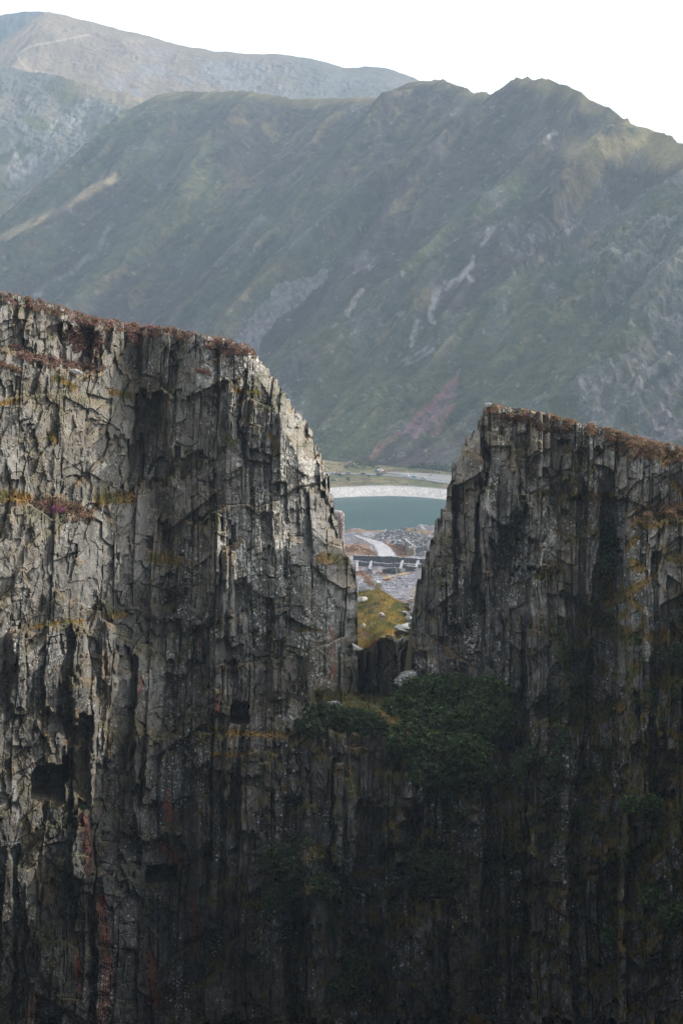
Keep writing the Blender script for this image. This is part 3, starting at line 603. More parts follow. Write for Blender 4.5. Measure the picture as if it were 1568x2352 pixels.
# iron stains bottom left
def stain(pts, wd, cc, a):
    global c
    m = sst(wd, wd * .25, polydist(u + 8 * nB, v * 1.0, pts)) * np.clip(.65 + .8 * nB + .5 * nC, 0, 1); c = mix(c, cc, m * a)
RED = np.array([.26, .075, .045])
for pts, wd in (([(190, 1850), (200, 1930), (205, 2000)], 14), ([(232, 2060), (250, 2250), (235, 2352)], 16), ([(345, 2200), (355, 2300)], 18), ([(90, 2290), (70, 2352)], 18), ([(385, 1820), (390, 1880)], 10), ([(372, 1940), (420, 1985)], 16), ([(445, 2050), (450, 2200)], 10), ([(180, 2200), (190, 2280)], 10), ([(325, 1560), (322, 1590)], 6), ([(760, 1440), (765, 1560)], 7), ([(505, 1590), (500, 1640)], 6)):
    stain(pts, wd * 1.25, RED, .9)
for pts, wd in (([(100, 1640), (115, 1760)], 16), ([(180, 1650), (190, 1850)], 22), ([(240, 1500), (250, 1750)], 14), ([(60, 1900), (110, 2050)], 40), ([(170, 2120), (175, 2200)], 16)):
    stain(pts, wd, np.array([.27, .19, .095]), .55)
stain([(30, 1800), (42, 1900), (35, 2000)], 12, np.array([.5, .5, .48]), .6)
# moss and grass growing on the steps
moss_c = mix(np.array([.26, .15, .04]), np.array([.10, .105, .03]), sst(-.2, .4, nA * 1.4 + nB * .6 + .3 * low))
mossm = sst(.10, .5, ker * (.9 + 1.0 * nA) + .0) * sst(-.5, .1, nB + nA + .25)
reg = .35 + .5 * sst(1250, 1500, u) + .25 * sst(1600, 1900, v) * sst(420, 520, u)
mm = np.clip(mossm * reg * 1.2, 0, 1)
patch = sst(.18, .42, fbm(u / 22, v / 34, 4, 407) + .12 * sst(1300, 1450, u)) * np.clip(sst(1180, 1300, u) * sst(1200, 1500, v) + sst(1500, 1800, v) * sst(1040, 1120, u) * sst(1750, 1850, v) + .5 * sst(1650, 1800, v) * sst(480, 560, u), 0, 1)
mm = np.clip(mm + patch * .8, 0, 1)
mpts = [([(0, 1142), (60, 1142)], 20), ([(225, 1150), (300, 1142)], 16), ([(130, 870), (170, 890)], 12), ([(0, 925), (40, 920)], 8), ([(80, 1440), (190, 1425)], 6), ([(250, 1412), (285, 1412)], 10), ([(350, 1280), (410, 1290)], 16), ([(540, 895), (590, 905)], 8), ([(740, 1280), (790, 1290)], 16), ([(680, 1447), (735, 1448)], 5), ([(740, 1610), (820, 1625), (900, 1635), (930, 1680)], 34), ([(480, 1675), (680, 1690)], 9),
        ([(1240, 1320), (1280, 1310)], 18), ([(1235, 1135), (1290, 1135)], 10), ([(1320, 1140), (1400, 1142)], 14), ([(1400, 1450), (1440, 1460)], 26), ([(1330, 1640), (1420, 1625)], 22), ([(1380, 1320), (1400, 1380)], 20), ([(1480, 1200), (1568, 1190)], 22), ([(770, 1660), (800, 1680)], 14), ([(255, 900), (300, 910)], 10), ([(115, 1000), (130, 1010)], 8), ([(490, 1730), (560, 1735)], 8), ([(620, 1000), (640, 1050)], 7)]
for pts, wd in mpts: mm = np.maximum(mm, sst(wd * 1.1, wd * .4, polydist(u + 7 * nB, v + 7 * nA, pts)))
c = mix(c, moss_c * (1 - .1 * low)[..., None], mm * .92)
# lichen amount
lich = .34 + .42 * sst(-.1, .4, fbm(u / 50, v / 120, 3, 411)) + .1 * nB
for pts, wd in (([(1190, 1180), (1200, 1240), (1180, 1330), (1175, 1380)], 22), ([(1260, 1200), (1250, 1330)], 28), ([(1130, 1100), (1120, 1160)], 22), ([(610, 1120), (605, 1200)], 26), ([(420, 1390), (450, 1420)], 34), ([(350, 830), (345, 860)], 20), ([(560, 1200), (580, 1400)], 50), ([(480, 950), (490, 990)], 16), ([(650, 1250), (660, 1350)], 30), ([(1080, 1480), (1090, 1520)], 20)):
    lich = np.maximum(lich, sst(wd * 1.3, wd * .2, polydist(u, v, pts)) * 1.05)
lich = lich * (1 - mm) * (1 - .95 * sst(730, 750, u) * sst(985, 960, u) * sst(1590, 1600, v) * sst(1790, 1750, v)) * (1 - .35 * bowl) * (1 - .2 * low)
c = np.clip(c, .012, .6)
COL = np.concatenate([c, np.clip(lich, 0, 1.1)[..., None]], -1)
kf = keep[:-1, :-1] | keep[1:, :-1] | keep[1:, 1:] | keep[:-1, 1:]
uc, vc = u[:-1, :-1], v[:-1, :-1]
midl = 700 + 10 * fbm(vc / 30, 0 * vc, 3, 1); midr = 1205 + 12 * fbm(vc / 30, 0 * vc, 3, 2)
vt_mid = np.interp(uc, [690, 760, 820, 950, 1000, 1210], [1690, 1612, 1590, 1590, 1680, 1720]) + 5 * fbm(uc / 14, 0 * uc, 3, 3)
mid = (vc > vt_mid) & (uc > midl) & (uc < midr)
isl = ~mid & (uc < 884); isr = ~mid & ~isl
fall = grid_faces(*u.shape, keep=np.ones(kf.shape, bool)).reshape(kf.shape + (4,))
Vall = G.reshape(-1, 3); Call = COL.reshape(-1, 4)
cliffs = {}
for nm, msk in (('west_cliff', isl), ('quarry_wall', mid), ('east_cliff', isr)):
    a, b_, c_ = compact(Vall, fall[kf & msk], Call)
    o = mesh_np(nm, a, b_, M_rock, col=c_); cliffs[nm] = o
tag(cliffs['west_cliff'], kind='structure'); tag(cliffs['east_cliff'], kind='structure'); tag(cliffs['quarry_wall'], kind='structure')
def Yat(pu, pv):
    j = np.clip(((np.asarray(pu) - U0) / DU).astype(int), 0, len(uu) - 1); i = np.clip(((np.asarray(pv) - V0) / DV).astype(int), 0, len(vv) - 1); return Yf[i, j]
def topat(pu):
    return vtop(np.asarray(pu, float))
# caps: the tops carried back over the plateau
def cap(name, ua, ub, inward, depth, droop, colr):
    m_ = (uu >= ua) & (uu <= ub); base_p = G[0][m_]
    R = []; jj = np.concatenate([[0, .15, .35, .6, .9, 1.4, 2, 3], np.linspace(4, depth, 26)])
    for j in jj:
        q = base_p.copy(); q[:, 1] += j; k = q[:, 1] / base_p[:, 1]
        # keep below the sight line of the rim, then droop
        q[:, 0] = base_p[:, 0] * 1.0 + inward * j * .30
        q[:, 2] = base_p[:, 2] * k ** 1.0 - droop * j + .5 * fbm(base_p[:, 0] / 2 + 0, np.full(len(base_p), j / 2.), 3, 9) * min(1, j / 3) 
        R.append(q)
    V = np.stack(R, 0); JJ = np.broadcast_to(jj[:, None], V.shape[:2])
    nn = fbm(V[..., 0] / 1.5, V[..., 1] / 1.5, 4, 15)
    cc = mix(colr, np.array([.2, .13, .06]), sst(-.2, .3, nn)); cc = mix(cc, np.array([.26, .25, .22]), sst(.1, .4, fbm(V[..., 0] / 3, V[..., 2] / 3, 3, 19)) * .7)
    cc = np.concatenate([cc, np.full(cc.shape[:2] + (1,), .2)], -1)
    return tag(mesh_np(name, V.reshape(-1, 3), grid_faces(*V.shape[:2]), M_rock, col=cc.reshape(-1, 4)), kind='structure')
cap('west_plateau', -328, 820, -1, 34, .16, np.array([.20, .11, .10]))
cap('east_plateau', 946, 1896, 1, 40, .16, np.array([.20, .11, .10]))
cap('notch_floor', 800, 962, 0, 44, .22, np.array([.12, .12, .05]))

# pit wall under the grassy knoll, seen through the gap
ug = np.arange(770, 1000, 1.6); vg = np.arange(0, 190, 1.8)
a_, b_ = np.meshgrid(vg, ug, indexing='ij'); fp = front_py(b_) + 2; Yb = yfront(b_)
q1, g1 = blocks(b_ + 4 * fbm(b_ / 20, a_ / 40, 3, 1), a_ + 10 * fbm(b_ / 20, a_ / 40, 3, 2), 26, 140, 51, .9); q2, g2 = blocks(b_, a_, 9, 70, 52, .9); q3, g3 = cells(b_ / 14, a_ / 34, 53)
dd = 2.0 * q1 + .8 * q2 + .9 * q3 + .2 * fbm(b_ / 5, a_ / 9, 3, 3) + .004 * a_
V = P(b_, fp + a_, Yb - dd * sst(0, 8, a_) + .4)
cc = mix(np.array([.085, .080, .072]), np.array([.14, .135, .125]), sst(.2, .8, g1 * .6 + g2 * .4)); cc = mix(cc, np.array([.03, .032, .034]), sst(0, .5, fbm(b_ / 6, a_ / 50, 3, 4)) * .6)
cc = np.concatenate([cc, np.full(cc.shape[:2] + (1,), .35)], -1)
tag(mesh_np('pit_wall', V.reshape(-1, 3), grid_faces(*V.shape[:2]), M_rock, col=cc.reshape(-1, 4)), kind='structure')
# quarry pit on the camera's side: benches below the line of sight, floor, unseen side walls added to shade it
def rough_sheet(name, fn, na, nb, seed, amp, colr):
    a_, b_ = np.meshgrid(np.linspace(0, 1, na), np.linspace(0, 1, nb), indexing='ij')
    V = fn(a_, b_); q, h_ = cells(V[..., 0] / 3 + V[..., 1] / 3, V[..., 2] / 7 + V[..., 1] / 9, seed)
    V = V + np.stack([q * amp, q * amp * .4, q * amp * .5], -1)
    cc = np.broadcast_to(colr, V.shape) * (.6 + .7 * h_)[..., None]
    return tag(mesh_np(name, V.reshape(-1, 3), grid_faces(na, nb), M_rock, col=np.concatenate([cc, np.full(h_.shape + (1,), .2)], -1).reshape(-1, 4)), kind='structure')
DK = np.array([.055, .056, .055])
def near(a, b):
    y = np.interp(a, [0, .05, .1, .6, .65, 1], [-60, 2, 6, 120, 200, 206]); z = np.interp(a, [0, .05, .1, .6, .65, 1], [-1.7, -1.7, -6, -56, -72, -112])
    return np.stack([(b - .5) * 170, y, z], -1)
rough_sheet('quarry_bench', near, 120, 120, 61, 1.6, DK)
rough_sheet('pit_floor', lambda a, b: np.stack([(b - .5) * 170, 195 + a * 65, np.full(a.shape, -98.)], -1), 30, 60, 62, 1.5, DK)
rough_sheet('pit_side_blocker', lambda a, b: np.stack([46 + 2 * b * 0 + (1 - b) * -14, 252 - (1 - b) * 170, np.interp(a, [0, 1], [-110, -17])], -1), 90, 120, 63, 2.4, DK * 1.3)
rough_sheet('pit_flank_blocker', lambda a, b: np.stack([-48 + (1 - b) * 16, 235 - (1 - b) * 170, np.interp(a, [0, 1], [-110, -9])], -1), 90, 120, 64, 2.4, DK * 1.3)
#PART2
# ================================================================ plants, stones, ruins, vehicles
def unit(n):
    q = RNG.normal(size=(n, 3)); return q / np.linalg.norm(q, axis=1)[:, None]
def leaves(name, pos, size, cols, parent=None, normal=None, asp=.6, mat=None):
    n = len(pos); nr = unit(n) if normal is None else normal + unit(n) * .8
    nr /= np.linalg.norm(nr, axis=1)[:, None]
    t1 = np.cross(nr, unit(n)); t1 /= np.linalg.norm(t1, axis=1)[:, None] + 1e-9; t2 = np.cross(nr, t1)
    s = np.broadcast_to(size, n)[:, None]
    V = np.stack([pos - t1 * s * .5, pos + t2 * s * asp * .5, pos + t1 * s * .5, pos - t2 * s * asp * .5], 1).reshape(-1, 3)
    c = np.repeat(np.concatenate([np.clip(cols, .004, .9), np.ones((n, 1))], 1), 4, 0)
    return mesh_np(name, V, np.arange(n * 4).reshape(-1, 4), mat or M_leaf, parent, c)
def blades(name, pos, h, wd, cols, parent=None):
    n = len(pos); lean = unit(n) * .45; up = np.array([0, -.12, 1.0]) + lean; up /= np.linalg.norm(up, axis=1)[:, None]
    a = RNG.uniform(0, math.pi, n); t = np.stack([np.cos(a), np.sin(a), 0 * a], -1)
    hh = (h * RNG.uniform(.5, 1.3, n))[:, None]; ww_ = (wd * RNG.uniform(.6, 1.3, n))[:, None]
    V = np.stack([pos - t * ww_ * .5, pos + t * ww_ * .5, pos + up * hh], 1).reshape(-1, 3)
    c = np.repeat(np.concatenate([np.clip(cols, .004, .9), np.ones((n, 1))], 1), 3, 0)
    return mesh_np(name, V, np.arange(n * 3).reshape(-1, 3), M_leaf, parent, c)
def pick(pal, n, j=.25):
    pal = np.array(pal); k = RNG.integers(0, len(pal), n); return pal[k] * RNG.uniform(1 - j, 1 + j, (n, 1))
HE = [(.17, .15, .06), (.30, .18, .14), (.38, .23, .20), (.26, .14, .11), (.17, .10, .055), (.33, .16, .19), (.15, .12, .05)]
HER = [(.16, .15, .05), (.28, .15, .10), (.33, .19, .13), (.24, .13, .08), (.17, .12, .05), (.32, .17, .15), (.28, .19, .08)]
HEP = [(.30, .09, .20), (.36, .12, .26), (.22, .07, .14)]
GR = [(.30, .20, .06), (.24, .20, .07), (.15, .16, .045), (.34, .20, .07)]
GREEN = [(.028, .06, .028), (.035, .075, .03), (.022, .045, .024), (.045, .085, .035)]
def dome_points(cen, rad, k, shell=.5):
    """k points over a lumpy dome at each centre"""
    n = len(cen); d = unit(n * k); d[:, 2] = np.abs(d[:, 2]) * 1.0 - .15
    r = RNG.uniform(shell, 1, (n * k, 1)); lump = .8 + .4 * vn(d[:, 0] * 3 + np.repeat(np.arange(n), k) * 7.1, d[:, 2] * 3 + d[:, 1] * 2, 5)[:, None]
    return np.repeat(cen, k, 0) + d * r * lump * np.repeat(rad, k, 0), d
def heather(name, cen, r, k, pal, label=None, parent=None, size=.16):
    cen = np.asarray(cen); rad = np.stack([r, r, r * .75], -1) if np.ndim(r) == 1 else r
    p, d = dome_points(cen, rad, k); tone = np.repeat(pick(pal, len(cen), .15), k, 0); cc = tone * .55 + pick(pal, len(p)) * .45
    return leaves(name, p, size * RNG.uniform(.7, 1.4, len(p)), cc, parent, d, .7)

def rimpts(ua, ub, n, jmax, inward, over=0.6):
    k = RNG.integers(int((ua - U0) / DU), int((ub - U0) / DU), n); b_ = G[0][k].copy(); j = RNG.uniform(-over, jmax, n)
    q = b_.copy(); q[:, 1] += j; q[:, 0] += inward * np.maximum(j, 0) * .3
    q[:, 2] = b_[:, 2] * np.where(j > 0, q[:, 1] / b_[:, 1], 1) - np.maximum(j, 0) * .16 - np.where(j < 0, -j * .9, 0)
    return q, k
def density(k, pts, wd):
    return np.interp(uu[k], pts, wd)
q, k = rimpts(-320, 585, 3300, 3.0, -1, 1.0); w_ = np.interp(uu[k], [-320, 0, 60, 70, 130, 150, 200, 585], [.8, .35, .4, .55, .6, 1, 1, 1]); q = q[RNG.random(len(q)) < w_ * np.clip(.75 + 1.2 * fbm(uu[k] / 25, q[:, 1] / 2, 2, 8), 0, 1)]
q[:, 2] -= .12
tag(heather('heather', q, RNG.uniform(.22, .50, len(q)), 34, HE), 'mauve and rust heather along the top of the higher cliff', 'heather', kind='stuff')
q, k = rimpts(1112, 1890, 3600, 3.0, 1, .9); q = q[RNG.random(len(q)) < np.interp(uu[k], [1112, 1250, 1350, 1890], [.45, .6, 1, 1]) * np.clip(.55 + 2.0 * fbm(uu[k] / 25, q[:, 1] / 2, 2, 9), 0, 1)]; q[:, 2] -= .12
tag(heather('heather', q, RNG.uniform(.22, .5, len(q)), 34, HER), 'rust brown heather along the top of the lower cliff', 'heather', kind='stuff')
def onf(px, py, out=0.0):
    return P(px, py, Yat(px, py) - out)
# heather hanging in gullies and on ledges: (centre line, radius px, count, palette)
def patch_pts(pts, wd, n):
    q = np.array(pts, float); L = np.concatenate([[0], np.cumsum(np.hypot(*np.diff(q, axis=0).T))]) + 1e-6 * np.arange(len(q)); s = RNG.uniform(0, L[-1], n)
    x = np.interp(s, L, q[:, 0]) + RNG.normal(0, wd * .45, n); y = np.interp(s, L, q[:, 1]) + RNG.normal(0, wd * .45, n); y = np.maximum(y, vtop(x) + 2)
    return onf(x, y)
HP = [('heather filling the shaded gully under the higher rim', [(165, 775), (200, 790), (225, 790)], 30, 300, [(.14, .075, .06), (.10, .06, .04), (.18, .08, .09), (.09, .07, .035)]),
      ('strip of mauve heather slanting down the ledge below the gully', [(28, 795), (60, 818), (100, 830), (160, 838), (235, 848)], 12, 240, HE),
      ('low rust heather on the narrow shelf at the left edge', [(0, 832), (20, 842), (45, 852)], 5, 50, HER),
      ('heather spilling through the notch beside the pale buttress', [(297, 760), (305, 785), (325, 790)], 11, 130, HE),
      ('small heather tuft clinging to the buttress above the chimney', [(455, 850), (482, 856)], 5, 34, HE),
      ('heather draped over the rim at the end of the higher cliff', [(480, 795), (520, 812), (575, 806)], 8, 130, HE),
      ('big heather and bilberry mound topped with purple on the middle ledge', [(95, 1160), (140, 1165), (180, 1175), (205, 1190)], 19, 300, HER + HE),
      ('dark heather mass below the rim of the lower cliff', [(1150, 955), (1200, 965), (1250, 985), (1310, 990)], 10, 230, [(.15, .08, .05), (.17, .08, .08), (.10, .07, .03)]),
      ('russet heather thicket hanging from the lower cliff top at the right', [(1400, 1005), (1450, 1030), (1500, 1040), (1568, 1045)], 22, 500, HER + [(.12, .09, .035)]),
      ('heather cap on top of the right hand buttress', [(1465, 1185), (1520, 1174), (1600, 1170)], 19, 600, HER),
      ('rusty bracken knot on the ledge halfway up the right cliff', [(1245, 1312), (1285, 1306)], 10, 90, [(.14, .08, .04), (.12, .09, .03)])]
for lab, pts, wd, n, pal in HP:
    p = patch_pts(pts, wd, n); o = heather('heather_clump', p, RNG.uniform(.18, .42, n), 34, pal); tag(o, lab, 'heather')
    if 'topped with purple' in lab:
        p2 = patch_pts([(118, 1172), (150, 1176)], 8, 34); heather('flowers', p2 + np.array([0, -.4, .2]), RNG.uniform(.15, .3, 34), 40, HEP, parent=o)
# grass tufts on the steps
idx = np.argwhere((mm > .45) & keep); idx = idx[RNG.random(len(idx)) < .16]
pos = G[idx[:, 0], idx[:, 1]] + np.array([0, -.05, 0]); lowk = low[idx[:, 0], idx[:, 1]]; rightk = sst(700, 1200, u[idx[:, 0], idx[:, 1]])
pos = np.repeat(pos, 3, 0) + RNG.normal(0, .08, (len(pos) * 3, 3)); lk = np.repeat(np.maximum(lowk * .7, rightk * .5), 3)
cc = pick(GR, len(pos)) * (1 - lk[:, None]) + pick([(.17, .14, .045), (.20, .12, .04), (.08, .10, .035), (.20, .16, .05)], len(pos)) * lk[:, None]
tag(blades('ledge_grass', pos, .42, .09, cc), 'ochre grass and moss growing on the ledges', 'grass', kind='stuff')
# ferns and small green leaves low on the right
idx = np.argwhere((patch > .45) & keep); idx = idx[(RNG.random(len(idx)) < .2) & (fbm(idx[:, 1] / 14., idx[:, 0] / 20., 3, 501) > .0)]
pos = G[idx[:, 0], idx[:, 1]]; pos = np.repeat(pos, 4, 0) + RNG.normal(0, .22, (len(pos) * 4, 3)) + np.array([0, -.25, 0])
tag(leaves('fern_cover', pos, .34 * RNG.uniform(.6, 1.4, len(pos)), pick([(.05, .10, .04), (.06, .12, .045), (.035, .07, .035), (.10, .11, .035)], len(pos), .5), asp=.4), 'ferns and small leaves creeping over the dark lower rock', 'ferns', kind='stuff')

def twig(bm, a, b, r0, r1, n=5):
    a = Vector(a); b = Vector(b); d = (b - a); z = d.normalized(); x = z.orthogonal().normalized(); y = z.cross(x); rings = []
    for p, r in ((a, r0), ((a + b) / 2 + x * d.length * .04, (r0 + r1) / 2), (b, r1)):
        rings.append([bm.verts.new(p + (x * math.cos(t * 6.2832 / n) + y * math.sin(t * 6.2832 / n)) * r) for t in range(n)])
    for q0, q1 in zip(rings[:-1], rings[1:]):
        for t in range(n): bm.faces.new((q0[t], q0[(t + 1) % n], q1[(t + 1) % n], q1[t]))
def branches(bm, a, d, L, r, depth, tips, spread=.6):
    b = a + d * L; twig(bm, a, b, r, r * .6)
    if depth == 0: tips.append(b); return
    for k in range(random.choice((2, 3))):
        nd = (d + Vector((random.uniform(-1, 1), random.uniform(-1, 1), random.uniform(-.4, .9))) * spread).normalized()
        branches(bm, b if k else a + d * L * .7, nd, L * random.uniform(.55, .8), r * .6, depth - 1, tips, spread)
# big evergreen bushes: crowns of many lobes over a branching stem
def bush(label, lobes, n, pal, leaf=.36, name='evergreen_bush', out=1.6, gap=.5, group=None):
    out = out + (.8 if out > 1 else 0); n = int(n * .75)
    """lobes: (px, py, rx_px, ry_px)"""
    cen = []; rad = []
    for (a, b, rx, ry) in lobes:
        Y = float(np.median(Yat(np.linspace(a - rx * .6, a + rx * .6, 9), np.full(9, b))))
        s = Y / F; cen.append(P(a, b, Y - out)); rad.append((rx * s, min(rx, ry) * s * .75, ry * s))
    cen = np.array(cen); rad = np.array(rad); m = cen.mean(0); root = empty(name, Vector(m - np.array([0, 0, rad[:, 2].max()]))); rl = np.array(root.location)
    tag(root, label, 'bush', group)
    # small leafy knots over the lobes
    vol = rad.prod(1) ** .667; cnt = np.maximum(6, (n * vol / vol.sum()).astype(int)); pts = []; nrm = []
    for c0, r0, kk in zip(cen, rad, cnt):
        d = unit(kk); d[:, 1] = -np.abs(d[:, 1]) * .9 + .25 * (RNG.random(kk) < .2); lump = .78 + .42 * vn(d[:, 0] * 4 + c0[0], d[:, 2] * 4 + d[:, 1] * 3 + c0[2], 12)
        pts.append(c0 + d * r0 * (lump * RNG.uniform(.75, 1.02, kk))[:, None]); nrm.append(d)
    pts = np.concatenate(pts); nrm = np.concatenate(nrm)
    K = 17; pts[:, 1] -= .2; lv, dd_ = dome_points(pts, np.full((len(pts), 3), 1.0) * RNG.uniform(.35, .75, (len(pts), 1)), K, .6)
    tone = np.repeat(pick(pal, len(pts), .55), K, 0)
    leaves('leaves', lv - rl, leaf * RNG.uniform(.6, 1.3, len(lv)), (tone * .7 + pick(pal, len(lv)) * .3) * np.where(RNG.random((len(lv), 1)) < .2, 2.0, .85), root, dd_ * 1.2 + np.array([0, 0, .4]), .55)
    bm = bmesh.new(); tips = []
    for c0, r0 in zip(cen, rad):
        t0 = Vector((0, .6, 0)); e = Vector(c0 - rl); twig(bm, t0, e, .14, .06)
        for q_ in range(5): twig(bm, e, e + Vector(unit(1)[0] * r0 * .8), .06, .02)
    obj_bm('stem', bm, M_bark, root); return root
G1 = [(0.043, 0.073, 0.028), (0.050, 0.085, 0.028), (0.036, 0.058, 0.024), (0.069, 0.099, 0.032)]
G2 = [(0.043, 0.062, 0.028), (0.034, 0.052, 0.024), (0.050, 0.068, 0.029)]
bush('large round dark green bush filling the notch floor at the foot of the lower cliff', [(930, 1640, 58, 55), (985, 1600, 62, 48), (1035, 1590, 58, 40), (1115, 1605, 56, 52), (1000, 1665, 80, 50), (1085, 1660, 60, 50), (940, 1700, 55, 38), (1020, 1725, 70, 42), (1075, 1725, 50, 36), (1150, 1650, 28, 40)], 3400, G1)
bush('dark leafy bush hanging over the ledge edge under the large round bush', [(985, 1775, 55, 32), (1040, 1790, 50, 34), (1100, 1775, 40, 28)], 620, G2)
bush('low dark green shrub on the mossy ledge left of the notch', [(745, 1640, 42, 24), (800, 1655, 45, 26), (850, 1665, 36, 24), (710, 1670, 32, 20)], 760, G2)
bush('dark shrub rooted in the wall far below the notch', [(980, 1985, 45, 34), (1030, 2005, 40, 32), (1000, 2030, 50, 26)], 560, G2)
bush('ivy mass spreading on the wall beneath the left shrub', [(650, 1975, 40, 40), (690, 2010, 45, 34), (740, 2035, 40, 26), (640, 2060, 36, 30)], 520, G2)
bush('ferny shrub right of the large round bush', [(1205, 1740, 26, 20), (1180, 1775, 26, 18)], 200, G2)
bush('shrub in the shaded groove of the lower cliff', [(1400, 1240, 20, 34), (1390, 1300, 16, 30)], 150, G2)
bush('dark green fern clump at the right edge of the pit', [(1450, 1850, 30, 20), (1490, 1845, 24, 16)], 150, G1)
bush('ivy tuft on the pale slab at the bottom', [(820, 2210, 30, 36), (790, 2260, 30, 30)], 200, G2)
bush('fern tuft beside the mossy buttress on the right cliff', [(1310, 1562, 20, 12), (1330, 1556, 18, 14)], 70, G2)
bush('fern tuft at the right edge halfway down the lower cliff', [(1535, 1505, 18, 14), (1552, 1495, 18, 16)], 80, G2)
bush('trailing ivy on the steep wall below the right cliff buttress', [(1290, 1700, 16, 30), (1275, 1760, 18, 30), (1262, 1820, 16, 26)], 140, G2)
bush('bushy fern bank at the lower right corner', [(1500, 2060, 30, 22), (1540, 2100, 30, 26)], 160, G1)
bush('small round shrub on the wall right of the bare branches', [(1410, 2150, 26, 20)], 80, G1)
bush('tiny fern below the tunnel mouth at the left', [(186, 2957 * .627, 8, 6)], 14, [(.05, .10, .03)], leaf=.2, out=.3)
# saplings
def sapling(label, px, py, h, pal, n, name='sapling', lean=(0, 0), crown=None, dep=4, leaf=.13):
    b = onf(px, py, .8); root = empty(name, Vector(b)); tag(root, label, 'tree'); bm = bmesh.new(); tips = []
    branches(bm, Vector((0, 0, -.3)), Vector((lean[0], lean[1], 1)).normalized(), h * .38, .07, dep, tips, .5)
    obj_bm('trunk', bm, flat_mat('pale_bark', (.22, .20, .17)), root)
    if n:
        t = np.array([tuple(x) for x in tips]); p = t[RNG.integers(0, len(t), n)] + RNG.normal(0, .22, (n, 3)); leaves('leaves', p, leaf * RNG.uniform(.6, 1.4, n), pick(pal, n), root)
    return root
sapling('thin grey sapling with sparse leaves standing left of the notch', 716, 1612, 4.6, [(.10, .11, .06), (.14, .14, .09)], 700, lean=(-.1, 0))
sapling('small green birch growing from the cliff face above the column tops', 535, 1042, 2.0, [(.13, .14, .06), (.17, .17, .08), (.09, .11, .04)], 900, leaf=.12, lean=(-.15, -.1))
sapling('bare branching dead shrub low on the right wall', 1328, 2078, 2.6, [], 0, name='dead_shrub', lean=(-.5, -.2))
sapling('spindly shrub sprouting from the edge of the notch above the moss', 700, 1560, 2.4, [(.10, .11, .06)], 300, lean=(-.3, 0))

# stones -----------------------------------------------------------
def stone(name, label, loc, dims, col, rz=0, tilt=(0, 0), n=16, cat='rock', seed=0, mat=None, group=None, slab=False):
    r_ = random.Random(seed); bm = bmesh.new()
    for _ in range(n):
        q = Vector([r_.uniform(-1, 1) for _ in range(3)])
        mx_ = max(abs(q.x), abs(q.y), abs(q.z)); q = q / mx_ if slab else q.normalized() * r_.uniform(.85, 1.05)
        bm.verts.new((q.x * dims[0] / 2, q.y * dims[1] / 2, q.z * dims[2] / 2))
    h_ = bmesh.ops.convex_hull(bm, input=bm.verts); bmesh.ops.delete(bm, geom=list({g for g in h_['geom_interior'] + h_['geom_unused'] if isinstance(g, bmesh.types.BMVert)}), context='VERTS')
    bmesh.ops.bevel(bm, geom=list(bm.edges), offset=min(dims) * .03, segments=1, affect='EDGES')
    o = obj_bm(name, bm, mat or flat_mat('stone', col, .85, .3, 2.0)); o.location = loc; o.rotation_euler = (tilt[0], tilt[1], rz)
    return tag(o, label, cat, group)
def T(px, py, near=False): return Vector(on_terrace(px, py, near=near))
L9 = F / 400
ST = [('white block lying at the top of the grassy knoll', 868, 1366, 1.35, .9, 1.25, (.44, .43, .41), 1, (.2, .25), True),
      ('wide dark slate slab left of the white block', 828, 1368, 2.5, 1.6, 1.0, (.12, .12, .12), 1, (.1, .3), True),
      ('small pale slab between the dark slab and the white block', 850, 1368, 1.0, .8, .35, (.4, .4, .39), 1, (.1, .1), True),
      ('rounded white boulder in the grass near the left wall', 832, 1387, 1.5, 1.1, .85, (.42, .41, .38), 1, (0, 0), False),
      ('tiny white stone low in the grass by the left wall', 834, 1446, .7, .5, .5, (.36, .35, .32), 1, (0, 0), False),
      ('pinkish white stone in the middle of the heather', 877, 1419, .8, .6, .4, (.34, .29, .28), 1, (0, .2), False),
      ('flat pale slate plank on the right side of the knoll', 930, 1444, 1.5, .8, .2, (.34, .34, .33), 1, (.05, -.05), True),
      ('thick tilted slate slab in the pile on the right', 931, 1464, 2.0, 1.3, .6, (.17, .18, .175), 1, (.1, -.2), True),
      ('slate slab lying across the top of the right pile', 945, 1400, 1.2, .9, .4, (.25, .25, .24), 1, (.2, .1), True),
      ('dark slate slab leaning on the lower cliff foot', 946, 1466, 1.3, 1.0, .5, (.10, .105, .11), 1, (.3, -.4), True),
      ('broad grey slab at the bottom of the right pile', 938, 1490, 2.4, 1.6, .35, (.16, .17, .17), 1, (.1, .1), True),
      ('small slate slab right of the broad grey slab', 950, 1486, 1.2, .9, .4, (.11, .115, .12), 1, (.2, -.2), True),
      ('light flat slab sloping at the grass edge', 925, 1492, 1.6, 1.2, .3, (.26, .25, .23), 1, (.3, .2), True)]
yfront_lo = 297
for k, (lab, a, b, dx, dy, dz, col_, _, tl, sl_) in enumerate(ST):
    if b <= 1370:
        p = P(a, b, 399.); loc = Vector((p[0], p[1], float(tz(p[0], p[1])) + dz * .35))
    else:
        bb = min(b, float(front_py(a)) - 3) ; loc = T(a, bb, True) + Vector((0, 0, dz * .3))
    k2 = 1.35 if b > 1370 else 1; loc.z += .25 * k2
    stone('slate_block' if sl_ else 'boulder', lab, loc, (dx * k2, dy * k2, dz * k2 * 1.3), col_, rz=k * 1.3, tilt=tl, n=12 if sl_ else 22, seed=k + 3, slab=sl_)
